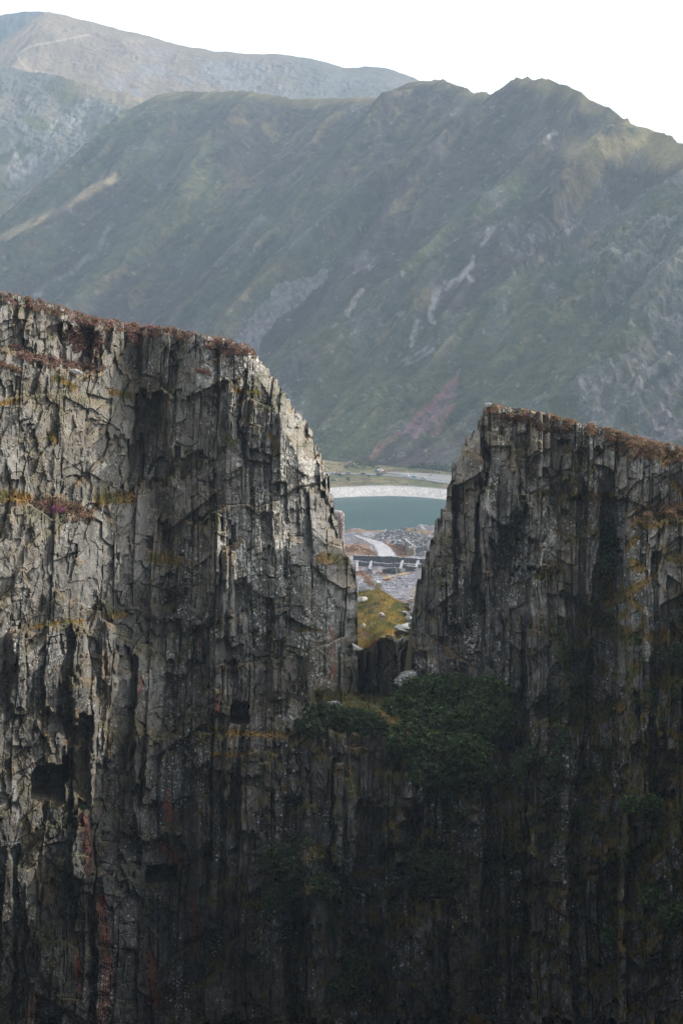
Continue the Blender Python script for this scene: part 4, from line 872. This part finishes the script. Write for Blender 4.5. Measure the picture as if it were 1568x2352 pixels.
# pale pyramid stones on the edge of the pit wall
for k, (a, b, s_, lab) in enumerate([(893, 1463, 1.0, 'pointed white stone on the brink of the pit wall'), (920, 1462, .9, 'grey pointed stone right of the white one on the brink')]):
    p = P(a, front_py(a) + 1, float(yfront(a)) - .2); stone('edge_stone', lab, Vector(p), (s_ * 1.2, s_, s_), (.5, .47, .43) if k == 0 else (.25, .24, .22), seed=40 + k, n=9)
# craggy white boulder beside the big bush
def crag_rock(name, label, corners, depth, Y, colr, seed=3, amp=.35, cat='rock', nu=50, nv=50, sx=.6, rnd=.3):
    """an irregular rock: outline corners (px,py) at distance Y given real thickness"""
    cl = corners + corners[:1]; corners = [(a0 + (a1 - a0) * t_, b0 + (b1 - b0) * t_) for (a0, b0), (a1, b1) in zip(cl[:-1], cl[1:]) for t_ in np.linspace(0, .9, 10)]
    pc = np.array([P(a, b, Y) for a, b in corners]); cen_ = pc.mean(0); th = np.arctan2(pc[:, 2] - cen_[2], pc[:, 0] - cen_[0]); rr_ = np.hypot(pc[:, 2] - cen_[2], pc[:, 0] - cen_[0]); o_ = np.argsort(th); th, rr_ = th[o_], rr_[o_]
    A, Bq = np.meshgrid(np.linspace(-math.pi, math.pi, nu * 2), np.linspace(0, 1, nv), indexing='ij')
    R_ = np.interp(A, np.concatenate([th - 2 * math.pi, th, th + 2 * math.pi]), np.concatenate([rr_] * 3))
    el = (Bq - .5) * math.pi; k_ = np.abs(np.cos(el)) ** rnd; k_[:, 0] = 0; k_[:, -1] = 0; x = np.cos(A) * R_ * k_; z = np.sin(A) * R_ * k_; y = np.sign(el) * np.abs(np.sin(el)) ** .8 * depth / 2
    q, h_ = cells(x / sx + y * .8, z / sx + y * .5, seed); dn = amp * (q * 1.2 + .5 * fbm(x * 2 + y, z * 2, 3, seed)) * k_
    V = np.stack([x * (1 + dn / 2), y * (1 + dn * .4), z * (1 + dn / 2)], -1)
    cc = np.array(colr) * (.7 + .5 * h_)[..., None] * (.85 + .5 * fbm(x * 3, z * 3, 3, 4))[..., None]
    o = mesh_np(name, V.reshape(-1, 3), grid_faces(*A.shape), M_rock, col=np.concatenate([np.clip(cc, .02, .8), np.full(cc.shape[:2] + (1,), .6)], -1).reshape(-1, 4)); o.location = cen_
    return tag(o, label, cat)
crag_rock('boulder', 'craggy pale boulder between the dark pit wall and the large round bush', [(902, 1566), (908, 1560), (918, 1550), (930, 1544), (946, 1542), (956, 1550), (953, 1562), (943, 1574), (925, 1578), (908, 1572)], 2.4, 251.5, (.25, .25, .235))
crag_rock('boulder', 'grey boulder half sunk in the mossy ledge under the notch', [(742, 1618), (755, 1612), (775, 1612), (785, 1620), (780, 1630), (750, 1630)], 1.6, 239.6, (.20, .20, .19), seed=6)
crag_rock('slate_block', 'pale triangular slab jutting from the shaded end of the higher cliff', [(808, 1478), (832, 1490), (828, 1494), (810, 1492)], 1.6, 251, (.5, .47, .42), seed=8, amp=.15)
crag_rock('slate_block', 'loose pale slab lying on heather below the gully', [(160, 848), (175, 847), (191, 856), (188, 861), (170, 859)], 1.2, float(Yat(172, 866)) - .3, (.42, .41, .38), seed=9, amp=.12)
crag_rock('slate_pillar', 'pinkish grey slate pillar standing behind the end of the higher cliff', [(752, 1172), (762, 1171), (786, 1174), (790, 1182), (790, 1230), (792, 1262), (770, 1300), (745, 1300), (745, 1200)], 3.0, 275, (.30, .26, .26), seed=10, amp=.1, sx=3)
crag_rock('slate_slab', 'tall sunlit slab edge showing behind the foot of the higher cliff', [(800, 1318), (818, 1318), (821, 1360), (821, 1440), (815, 1480), (812, 1530), (816, 1570), (800, 1585), (790, 1450)], 3.0, 268, (.33, .29, .23), seed=12, amp=.08, sx=3)
crag_rock('boulder', 'white stone on the tip of the lower cliff rim', [(1110, 927), (1122, 925), (1134, 928), (1130, 934), (1114, 936)], .6, 250, (.5, .5, .48), seed=14, amp=.15)
# leaning slabs in the niche
for k, (c4, lab) in enumerate([([(345, 1020), (352, 1015), (350, 1045), (338, 1105), (325, 1108)], 'long slate splinter leaning in the dark niche'), ([(350, 1075), (360, 1060), (357, 1090), (340, 1112), (332, 1112)], 'shorter slate splinter beside the long one in the niche'), ([(338, 1092), (348, 1090), (350, 1100), (342, 1104)], 'round pale stone at the foot of the niche')]):
    crag_rock('slate_splinter' if k < 2 else 'boulder', lab, c4, .8, float(Yat(345, 1080)) - .8 - k * .3, (.24, .24, .225) if k < 2 else (.4, .4, .38), seed=20 + k, amp=.1, nu=20, nv=20)

# loose slate rubble, many small angular pieces in one mesh
def rubble(name, label, pts, size, cols):
    n = len(pts); cube = np.array([(a, b, c_) for a in (-1, 1) for b in (-1, 1) for c_ in (-1, 1)], float) * .5
    Fq = np.array([(0, 1, 3, 2), (4, 6, 7, 5), (0, 4, 5, 1), (2, 3, 7, 6), (0, 2, 6, 4), (1, 5, 7, 3)])
    a = RNG.uniform(0, 6.28, n); tx = RNG.normal(0, .45, n); ty = RNG.normal(0, .45, n); V = np.empty((n, 8, 3))
    dims = np.stack([size * RNG.uniform(.7, 1.6, n), size * RNG.uniform(.5, 1.1, n), size * RNG.uniform(.15, .5, n)], -1)
    lc = cube[None] * dims[:, None] * (1 + RNG.uniform(-.25, .25, (n, 8, 3)))
    x = lc[..., 0]; y = lc[..., 1]; z = lc[..., 2] + x * tx[:, None] + y * ty[:, None]
    V[..., 0] = x * np.cos(a)[:, None] - y * np.sin(a)[:, None]; V[..., 1] = x * np.sin(a)[:, None] + y * np.cos(a)[:, None]; V[..., 2] = z
    V += pts[:, None]; Fa = (Fq[None] + (np.arange(n) * 8)[:, None, None]).reshape(-1, 4)
    cc = np.repeat(np.concatenate([cols, np.zeros((n, 1))], 1), 8, 0)
    return tag(mesh_np(name, V.reshape(-1, 3), Fa, M_gnd, col=cc), label, 'rubble', kind='stuff')
RUBC = [(.22, .22, .235), (.30, .30, .31), (.12, .125, .13), (.16, .175, .165), (.4, .4, .4)]
def scat(poly, n):
    q = np.array(poly); out = []
    while len(out) < n:
        a = RNG.uniform(q[:, 0].min(), q[:, 0].max(), 400); b = RNG.uniform(q[:, 1].min(), q[:, 1].max(), 400); m_ = inpoly(a, b, poly)
        out += list(zip(a[m_], b[m_]))
    return np.array(out[:n])
def scat_world(x0, x1, y0, y1, n):
    x = RNG.uniform(x0, x1, n); y = RNG.uniform(y0, y1, n); return np.stack([x, y, tz(x, y)], -1)
p = scat_world(8, 52, 858, 965, 5200); a_, b_ = proj(p[:, 0], p[:, 1], p[:, 2]); p = p[inpoly(a_, b_, [(850, 1235), (880, 1222), (920, 1212), (1000, 1225), (1000, 1252), (935, 1256), (900, 1250)])]; p = p[fbm(p[:, 0] / 4, p[:, 1] / 8, 3, 5) > -.12]
tag(rubble('slate_rubble', 'dark and pale slate waste heaped on the spoil mound by the lake', p, .95, pick(RUBC, len(p), .2)), kind='stuff')
p = scat_world(9, 14, 299, 372, 420); a_, b_ = proj(p[:, 0], p[:, 1], p[:, 2]); p = p[(a_ > 905) & (a_ < 965) & (polydist(a_, b_, [(950, 1400), (935, 1440), (940, 1490)]) < 22)]; p[:, 2] += .25
rubble('slate_rubble', 'dark slate pieces strewn at the foot of the lower cliff beside the knoll', p, .8, pick([(.10, .105, .11), (.2, .2, .19), (.14, .15, .15), (.3, .3, .28)], len(p), .2))
p = scat_world(-6, 14, 300, 398, 260); p[:, 2] += .15
rubble('loose_stones', 'small pale stones scattered through the knoll grass', p[:110], .28, pick([(.2, .19, .17), (.3, .29, .27), (.12, .12, .11)], len(p[:110]), .2))
p = scat_world(-20, 50, 545, 800, 9000); p = p[fbm(p[:, 0] / 5, p[:, 1] / 14, 3, 6) > 0]
rubble('slate_scree', 'fine grey slate scree sloping up to the ruin', p, .42, pick([(.2, .2, .22), (.28, .28, .30), (.15, .15, .165), (.34, .34, .35)], len(p), .2))
# knoll vegetation
x = RNG.uniform(-6, 18, 46000); y = RNG.uniform(297, 402, 46000); p = np.stack([x, y, tz(x, y)], -1); m_ = fbm(x / 3, y / 6, 3, 71); x, y = p[:, 0], p[:, 1]
tone = mix(np.array([.25, .21, .065]), np.array([.40, .26, .08]), sst(-.2, .4, fbm(x / 5, y / 12, 3, 41))); tone = mix(tone, np.array([.12, .135, .045]), sst(.0, .4, fbm(x / 2.2, y / 6, 3, 43)))
tag(blades('knoll_grass', p, .42, .12, tone * .9 * (1 + .6 * fbm(x / 1.3, y / 3, 3, 49))[:, None] * RNG.uniform(.6, 1.35, (len(x), 1))), 'ochre and green rough grass on the knoll in the gap', 'grass', kind='stuff')
def knoll_heather(label, pts, wd, n, pal, r=(.18, .4)):
    q = []
    for a, b in zip(*[np.array(pts)[RNG.integers(0, len(pts), n)][:, i] + RNG.normal(0, wd, n) * (1, .45)[i] for i in (0, 1)]):
        q.append(on_terrace(a, min(b, front_py(a) - 2), near=True))
    tag(heather('heather_clump', np.array(q), RNG.uniform(*r, n), 30, pal, size=.17), label, 'heather')
knoll_heather('magenta heather at the front left of the knoll', [(812, 1462), (825, 1458), (840, 1455), (810, 1468)], 7, 70, HEP + HE[:2])
knoll_heather('pinkish heather bank under the rounded white boulder', [(850, 1395), (865, 1392), (878, 1388), (855, 1400)], 6, 60, HE)
knoll_heather('purple brown heather clump in the middle of the knoll', [(876, 1417), (882, 1421)], 2.6, 45, [(.20, .10, .12), (.16, .08, .09)])
knoll_heather('small dark heather tuft below the middle clump', [(868, 1436)], .9, 24, [(.20, .10, .11), (.15, .08, .08)])
knoll_heather('dark green bilberry on the crest by the white block', [(880, 1368), (890, 1372), (845, 1378), (835, 1376)], 6, 70, [(.08, .09, .035), (.12, .11, .05)])
knoll_heather('russet grass fringe hanging over the pit wall', [(825, 1490), (845, 1482), (860, 1474), (835, 1494)], 6, 60, [(.26, .15, .06), (.30, .18, .07)])
def scree_heather(label, pts, wd, n, pal):
    q = []
    P_ = np.array(pts)[RNG.integers(0, len(pts), n)] + RNG.normal(0, wd, (n, 2)) * (1, .5)
    for a, b in P_: q.append(on_terrace(a, b))
    tag(heather('heather_clump', np.array(q), RNG.uniform(.3, .8, n), 26, pal, size=.3), label, 'heather')
scree_heather('rust heather trail running down the scree from the ruin', [(820, 1317), (835, 1320), (845, 1328), (843, 1336), (850, 1342), (858, 1347), (850, 1338)], 4, 110, HER)
scree_heather('round rust heather cushion alone on the scree', [(889, 1333), (891, 1333)], .9, 30, HER)
scree_heather('tiny heather cushion right of the round one on the scree', [(916, 1330)], .7, 20, HER)
scree_heather('brown heather between the track and the left cliff', [(800, 1265), (820, 1262), (840, 1268), (850, 1275), (815, 1258)], 8, 130, HER + [(.25, .17, .08)])
scree_heather('brown heather between the track and the ruined hut', [(905, 1256), (918, 1262), (925, 1270), (920, 1278)], 6, 90, HER)
scree_heather('heather line at the base of the long ruin', [(850, 1316), (870, 1318), (880, 1319), (830, 1315)], 4, 50, HER)

# ruined slate building --------------------------------------------
M_dry = attr_mat('drystone', .95, (1.5, .35), (6, .3), (4, .6), (1, 1, 2.2), spec=.15)
def drywall(name, a, b, h0, h1, th, col_, parent, seed=1, zoff=0, dip=None):
    a = np.array(a, float); b = np.array(b, float); L = np.linalg.norm(b[:2] - a[:2]); n = max(6, int(L / .45)); m = 7; t = np.linspace(0, 1, n)
    d = (b - a)[:2] / (L + 1e-9); nr_ = np.array([-d[1], d[0]]); top = h0 + (h1 - h0) * t + .28 * (H(np.arange(n), 3, seed) - .5) * min(1, h0) + .35 * fbm(t * L / 3, t * 0, 3, seed)
    if dip: 
        for (t0, t1, hh) in dip: top = np.where((t > t0) & (t < t1), hh, top)
    ring = []
    for side in (-1, 1):
        for k in (range(m) if side < 0 else range(m - 1, -1, -1)):
            z = k / (m - 1) * top; o = th / 2 * side * (1.08 - .16 * k / (m - 1)) + .05 * (H(np.arange(n) , np.full(n, k), seed + 2 + side) - .5)
            ring.append(np.stack([a[0] + d[0] * L * t + nr_[0] * o, a[1] + d[1] * L * t + nr_[1] * o, a[2] + (b[2] - a[2]) * t + z + zoff], -1))
    V = np.stack(ring, 0); Rn = V.shape[0]; Fq = grid_faces(Rn, n)
    hsh = H(np.arange(Rn)[:, None] + 0 * t[None].astype(int), np.arange(n)[None] + np.zeros((Rn, 1), int), seed + 9)
    cc = np.array(col_) * (.6 + .8 * hsh)[..., None]; cc[m - 1:m + 1] = np.array([.33, .33, .34]) * (.8 + .4 * hsh[m - 1:m + 1])[..., None]
    e0 = [list(range(0, Rn * n, n))]; o = mesh_np(name, V.reshape(-1, 3) - np.array(parent.location if parent else (0, 0, 0)), Fq, M_dry, parent, np.concatenate([cc, np.zeros(cc.shape[:2] + (1,))], -1).reshape(-1, 4))
    for col0 in (0, n - 1):     # end caps as quads
        me = o.data
    bm = bmesh.new(); bm.from_mesh(me); bm.verts.ensure_lookup_table()
    for col0 in (0, n - 1):
        for k in range(m - 1): bm.faces.new([bm.verts[i * n + col0] for i in (k, k + 1, Rn - 2 - k, Rn - 1 - k)])
    bm.normal_update(); bm.to_mesh(me); bm.free(); return o
def TP(px, y):
    x = (px - 784) / F * y; return np.array([x, y, float(tz(x, y)) - .3])
ruin = empty('ruined_building', Vector(TP(890, 830))); tag(ruin, 'long roofless dark slate ruin with open bays facing the scree', 'ruin')
DRK = (.10, .10, .105); GRY = (.17, .17, .168)
drywall('rear_wall', TP(812, 846), TP(985, 836), 2.3, 2.2, .9, DRK, ruin, 3)
drywall('ridge_wall', TP(818, 832), TP(980, 822), 1.7, 1.6, .8, (.16, .16, .17), ruin, 5)
for k, (a, lab) in enumerate([(820, 0), (850, 1), (922, 2), (958, 3)]):
    drywall('cross_wall', TP(a + (3 if k else 0), 832), TP(a - 4 if k else a, 812), 1.9, 1.0, .9, GRY, ruin, 11 + k)
drywall('front_wall', TP(879, 812), TP(909, 811), 2.2, 2.3, .8, (.085, .085, .09), ruin, 21)
drywall('front_wall', TP(915, 812), TP(921, 811), 1.9, 2.1, .8, (.13, .13, .13), ruin, 22)
drywall('front_wall', TP(933, 815), TP(957, 813), 2.3, 2.1, .8, (.10, .10, .105), ruin, 23)
drywall('front_wall', TP(846, 814), TP(852, 813), 1.7, 1.6, .9, (.10, .10, .105), ruin, 24)
hut = empty('ruined_hut', Vector(TP(945, 880))); tag(hut, 'roofless stone hut with a pale lintel beside the track bend', 'ruin')
drywall('gable_wall', TP(934, 878), TP(951, 874), 4.4, 3.0, .8, (.24, .22, .19), hut, 31)
drywall('side_wall', TP(934, 878), TP(932, 892), 4.2, 2.6, .8, (.12, .12, .13), hut, 32)
drywall('front_wall', TP(941, 868), TP(953, 866), 2.4, 2.7, .8, (.30, .27, .22), hut, 33)
bm = bmesh.new(); bmesh.ops.create_cube(bm, size=1, matrix=Matrix.LocRotScale(None, None, Vector((2.6, .6, .45)))); bmesh.ops.bevel(bm, geom=list(bm.edges), offset=.04, segments=1, affect='EDGES')
o = obj_bm('lintel', bm, flat_mat('pale_lintel', (.6, .56, .52)), hut); l0 = TP(947, 866) - np.array(hut.location); o.location = (l0[0], l0[1], 3.2); o.rotation_euler = (0, -.25, 0)
hut2 = empty('collapsed_wall', Vector(TP(965, 880))); tag(hut2, 'tumbled rubble wall at the right of the stone hut', 'wall')
drywall('wall', TP(955, 876), TP(985, 868), 2.0, 3.6, 1.4, (.20, .20, .21), hut2, 41); drywall('wall', TP(958, 862), TP(978, 858), 1.0, 2.2, 1.2, (.3, .29, .29), hut2, 42)
# fences by the track
M_wood = flat_mat('fence_wood', (.22, .19, .16)); M_wire = flat_mat('wire', (.3, .3, .3), .5)
def fence(label, pts, n):
    s = np.linspace(0, 1, n); q = np.array(pts, float); k = np.linspace(0, 1, len(q)); W = [on_terrace(np.interp(t, k, q[:, 0]), np.interp(t, k, q[:, 1])) for t in s]
    root = empty('fence', Vector(W[0])); tag(root, label, 'fence'); r0 = np.array(root.location)
    for w0 in W:
        bm = bmesh.new(); p0 = Vector(w0 - r0); twig(bm, p0 + Vector((0, 0, -.2)), p0 + Vector((0, 0, 1.35)), .07, .06, 6); bm.faces.new(bm.verts[-6:]); obj_bm('post', bm, M_wood, root)
    for hgt in (.5, 1.15):
        bm = bmesh.new()
        for w0, w1 in zip(W[:-1], W[1:]): twig(bm, w0 - r0 + np.array([0, 0, hgt]), w1 - r0 + np.array([0, 0, hgt]), .012, .012, 3)
        obj_bm('wire', bm, M_wire, root)
fence('post and wire fence along the lake side of the track', [(812, 1228), (834, 1238), (852, 1248), (862, 1262), (868, 1276)], 13)
fence('post and wire fence on the hut side of the track', [(878, 1243), (892, 1252), (902, 1262), (911, 1275)], 9)
# sign board
b_ = on_terrace(852, 1266); root = empty('sign', Vector(b_)); tag(root, 'small blank white sign board on the verge left of the track', 'sign')
for sx_ in (-.35, .35):
    bm = bmesh.new(); twig(bm, (sx_, 0, -.2), (sx_, 0, 1.9), .05, .05, 6); bm.faces.new(bm.verts[-6:]); obj_bm('post', bm, M_wood, root)
bm = bmesh.new(); bmesh.ops.create_cube(bm, size=1, matrix=Matrix.LocRotScale(Vector((0, -.08, 1.3)), None, Vector((.9, .06, 1.3)))); bmesh.ops.bevel(bm, geom=list(bm.edges), offset=.015, segments=1, affect='EDGES'); obj_bm('board', bm, M_white, root)

# roadside trees ----------------------------------------------------
def crown(name, h, wd, n, pal, kind='broad'):
    root = empty(name, (0, 0, 0)); bm = bmesh.new(); tips = []
    branches(bm, Vector((0, 0, -.4)), Vector((0, 0, 1)), h * .35, h * .035, 2, tips, .55); obj_bm('trunk', bm, M_bark, root)
    nl = 22; d = unit(nl); cen_ = np.stack([d[:, 0] * wd * .36, d[:, 1] * wd * .36, h * .58 + d[:, 2] * h * .30], -1); pts, nn = dome_points(cen_, np.full((nl, 3), 1.) * RNG.uniform(.12, .24, (nl, 1)) * h, n // nl, .4)
    tone = np.repeat(pick(pal, nl, .25), n // nl, 0); leaves('crown', pts, .36 * RNG.uniform(.6, 1.4, len(pts)), tone * .7 + pick(pal, len(pts)) * .3, root, nn); return root
TG = [(.035, .06, .03), (.045, .07, .035), (.03, .05, .028), (.06, .08, .04)]
protos = [crown('roadside_tree', 6, 6.5, 1500, TG), crown('roadside_tree', 5, 6, 1300, TG), crown('roadside_tree', 7, 6, 1600, TG)]
def copy_tree(o, parent=None):
    c = o.copy(); C.objects.link(c); c.parent = parent
    for ch in list(o.children): copy_tree(ch, c)
    return c
TR = [(806, 1076, 1.0), (815, 1078, .9), (822, 1074, 1.1), (830, 1075, 1.2), (838, 1077, 1.1), (846, 1074, 1.2), (853, 1077, 1.3), (860, 1078, 1.0), (795, 1079, .7), (868, 1080, .7),
      (940, 1079, .8), (948, 1080, .9), (955, 1080, .9), (966, 1080, 1.5), (975, 1081, 1.4), (983, 1083, 1.2), (992, 1084, 1.5), (1000, 1085, 1.6), (1008, 1087, 1.4), (1016, 1088, 1.5), (1024, 1090, 1.4), (1034, 1092, 1.5)]
NR = [(776, 1095, 1.0, 'dark bush on the near verge below the first car'), (783, 1097, .85, 'bush just right of the darkest one on the near verge'), (800, 1107, .9, 'grey green bush alone in the rough meadow'), (765, 1108, .8, 'low shrub in the meadow by the higher cliff edge'), (846, 1096, .6, 'little round bush on the near verge of the road'), (866, 1095, .75, 'bush on the near verge under the parked vans'), (874, 1094, .75, 'rounder bush on the near verge under the red car'), (988, 1094, .45, 'flat shrub on the grass island by the layby')]
first = [True] * 3
for k, (a, b, s_) in enumerate(TR):
    pr = k % 3; o = protos[pr] if first[pr] else copy_tree(protos[pr]); first[pr] = False
    p = on_valley(a, b); o.location = p; s0 = s_ * .85; o.scale = (s0 * random.uniform(.9, 1.1), s0, s0 * random.uniform(.85, 1.05)); o.rotation_euler.z = k * 1.9
    tag(o, 'dark green tree in the left row beyond the valley road' if k < 10 else 'dark green tree in the right row above the layby', 'tree', 'trees in the left row beyond the road' if k < 10 else 'trees in the right row above the layby')
for k, (a, b, s_, lab) in enumerate(NR):
    o = copy_tree(protos[k % 3]); p = on_valley(a, b); o.location = p; o.name = 'bush'; o.scale = (s_ * .8, s_ * .8, s_ * .6); o.rotation_euler.z = k; o['label'] = lab; o['category'] = 'bush'
    if 'group' in o: del o['group']
x = RNG.uniform(-14, 90, 16000); y = RNG.uniform(1835, 2100, 16000); m_ = fbm(x / 6, y / 12, 3, 91) > .05; x, y = x[m_], y[m_]; p = np.stack([x, y, vz(x, y) + .1], -1); a_, b_ = proj(x, y, p[:, 2])
m_ = polydist(a_, b_, ROAD) > 4; m_ &= ~inpoly(a_, b_, [(880, 1083), (950, 1084), (1040, 1092), (1040, 1108), (960, 1098)]); m_ &= (y - shore(x)) > 46; p = p[m_]
tag(blades('meadow_grass', p, .7, .45, pick([(.20, .17, .08), (.13, .13, .055), (.24, .19, .10), (.15, .10, .07)], len(p))), 'rough tufted grass on the meadow between beach and road', 'grass', kind='stuff')

# vehicles ----------------------------------------------------------
M_glass = flat_mat('car_glass', (.03, .035, .04), .15, .1); M_tyre = flat_mat('tyre', (.03, .03, .03), .9); M_rim = flat_mat('wheel_rim', (.4, .4, .4), .4, metal=.8)
M_head = flat_mat('headlamp', (.8, .8, .78), .2)
def vehicle(label, px, py, colr, kind='car', yaw=0.0, off=0, road=True):
    p = on_valley(px, py); root = empty('parked_car' if not road else kind, (p[0], p[1], float(vz(p[0], p[1])) + .47)); tag(root, label, kind); root.rotation_euler.z = yaw
    if kind == 'car': prof = [(-2.15, .35), (-2.15, .85), (-1.95, 1.0), (-1.55, 1.02), (-1.0, 1.5), (.55, 1.5), (1.15, 1.02), (2.0, .9), (2.15, .7), (2.15, .35)]; wd = 1.75; wr_ = .33; wx = 1.32; win = [(-1.42, 1.02), (-.95, 1.42), (.5, 1.42), (1.0, 1.02)]
    else: prof = [(-2.5, .4), (-2.5, 2.2), (-2.3, 2.35), (1.3, 2.35), (1.75, 1.5), (2.45, 1.2), (2.5, .4)]; wd = 1.95; wr_ = .36; wx = 1.6; win = [(.5, 1.5), (.5, 2.1), (1.25, 2.1), (1.6, 1.5)]
    def ext(pts, w0, mat, name, par=root, sc_=1):
        bm = bmesh.new(); A = [bm.verts.new((x, -w0 / 2, z)) for x, z in pts]; Bv = [bm.verts.new((x, w0 / 2, z)) for x, z in pts]; bm.faces.new(A); bm.faces.new(Bv[::-1])
        for i in range(len(pts)): bm.faces.new((A[i], Bv[i], Bv[(i + 1) % len(pts)], A[(i + 1) % len(pts)]))
        bmesh.ops.recalc_face_normals(bm, faces=bm.faces); bmesh.ops.bevel(bm, geom=list(bm.edges), offset=.05 * sc_, segments=2, affect='EDGES', clamp_overlap=True); return obj_bm(name, bm, mat, par)
    ext(prof, wd, flat_mat('car_paint', colr, .35, .04), 'body'); ext(win, wd + .03, M_glass, 'window', sc_=.3)
    for sx_ in (-1, 1):
        for sy in (-1, 1):
            bm = bmesh.new(); bmesh.ops.create_cone(bm, cap_ends=True, segments=18, radius1=wr_, radius2=wr_, depth=.22, matrix=Matrix.Translation((sx_ * wx, sy * (wd / 2 - .09), wr_)) @ Matrix.Rotation(math.pi / 2, 4, 'X')); wh = obj_bm('wheel', bm, M_tyre, root)
            bm = bmesh.new(); bmesh.ops.create_cone(bm, cap_ends=True, segments=14, radius1=wr_ * .6, radius2=wr_ * .5, depth=.03, matrix=Matrix.Translation((sx_ * wx, sy * (wd / 2 + .035), wr_)) @ Matrix.Rotation(math.pi / 2 * (1 if sy < 0 else -1), 4, 'X')); obj_bm('rim', bm, M_rim, wh)
    for sy in (-1, 1):
        bm = bmesh.new(); bmesh.ops.create_cube(bm, size=1, matrix=Matrix.LocRotScale(Vector((prof[-1][0] + .005, sy * wd * .36, .68)), None, Vector((.04, .3, .14)))); obj_bm('headlight', bm, M_head, root)
vehicle('white car nearest the higher cliff on the valley road', 766, 1089, (.75, .75, .74), yaw=.05)
vehicle('dark blue car with a pale roof on the left of the road', 799, 1090, (.10, .12, .18), yaw=3.1)
vehicle('dark grey car on the road left of the tree row end', 834, 1091, (.09, .10, .11), yaw=.05)
vehicle('teal car parked behind the white van', 866, 1085.5, (.10, .18, .19), yaw=-.4, road=False)
vehicle('white van parked by the road junction', 873, 1085, (.8, .8, .79), kind='van', yaw=-.3)
vehicle('red car parked beside the white van', 881, 1087.5, (.6, .05, .07), yaw=.2, road=False)
vehicle('white van driving on the road near the layby', 932, 1096.5, (.72, .73, .72), kind='van', yaw=-.35)
vehicle('bright blue car on the road before the layby', 951, 1099, (.05, .32, .5), yaw=-.35)
vehicle('silver car on the road nearest the lower cliff', 972, 1102, (.5, .52, .52), yaw=-.35)
#END2
# ---------------------------------------------------------------- air
hz = bpy.data.meshes.new('haze'); bm = bmesh.new(); bmesh.ops.create_cube(bm, size=1)
lo = Vector((-4200, -400, -156)); hi = Vector((4200, 7100, 760))
for vtx in bm.verts: vtx.co = Vector([lo[i] if vtx.co[i] < 0 else hi[i] for i in range(3)])
bm.to_mesh(hz); bm.free(); ho = link(bpy.data.objects.new('haze', hz)); tag(ho, kind='stuff', label='pale blue haze filling the valley air', cat='haze')
mh = bpy.data.materials.new('haze'); mh.use_nodes = True; mh.node_tree.nodes.clear()
o_ = mh.node_tree.nodes.new('ShaderNodeOutputMaterial'); pv = mh.node_tree.nodes.new('ShaderNodeVolumePrincipled')
pv.inputs['Color'].default_value = (.46, .60, .75, 1); pv.inputs['Density'].default_value = HAZE; pv.inputs['Anisotropy'].default_value = .3
mh.node_tree.links.new(pv.outputs[0], o_.inputs['Volume']); hz.materials.append(mh)
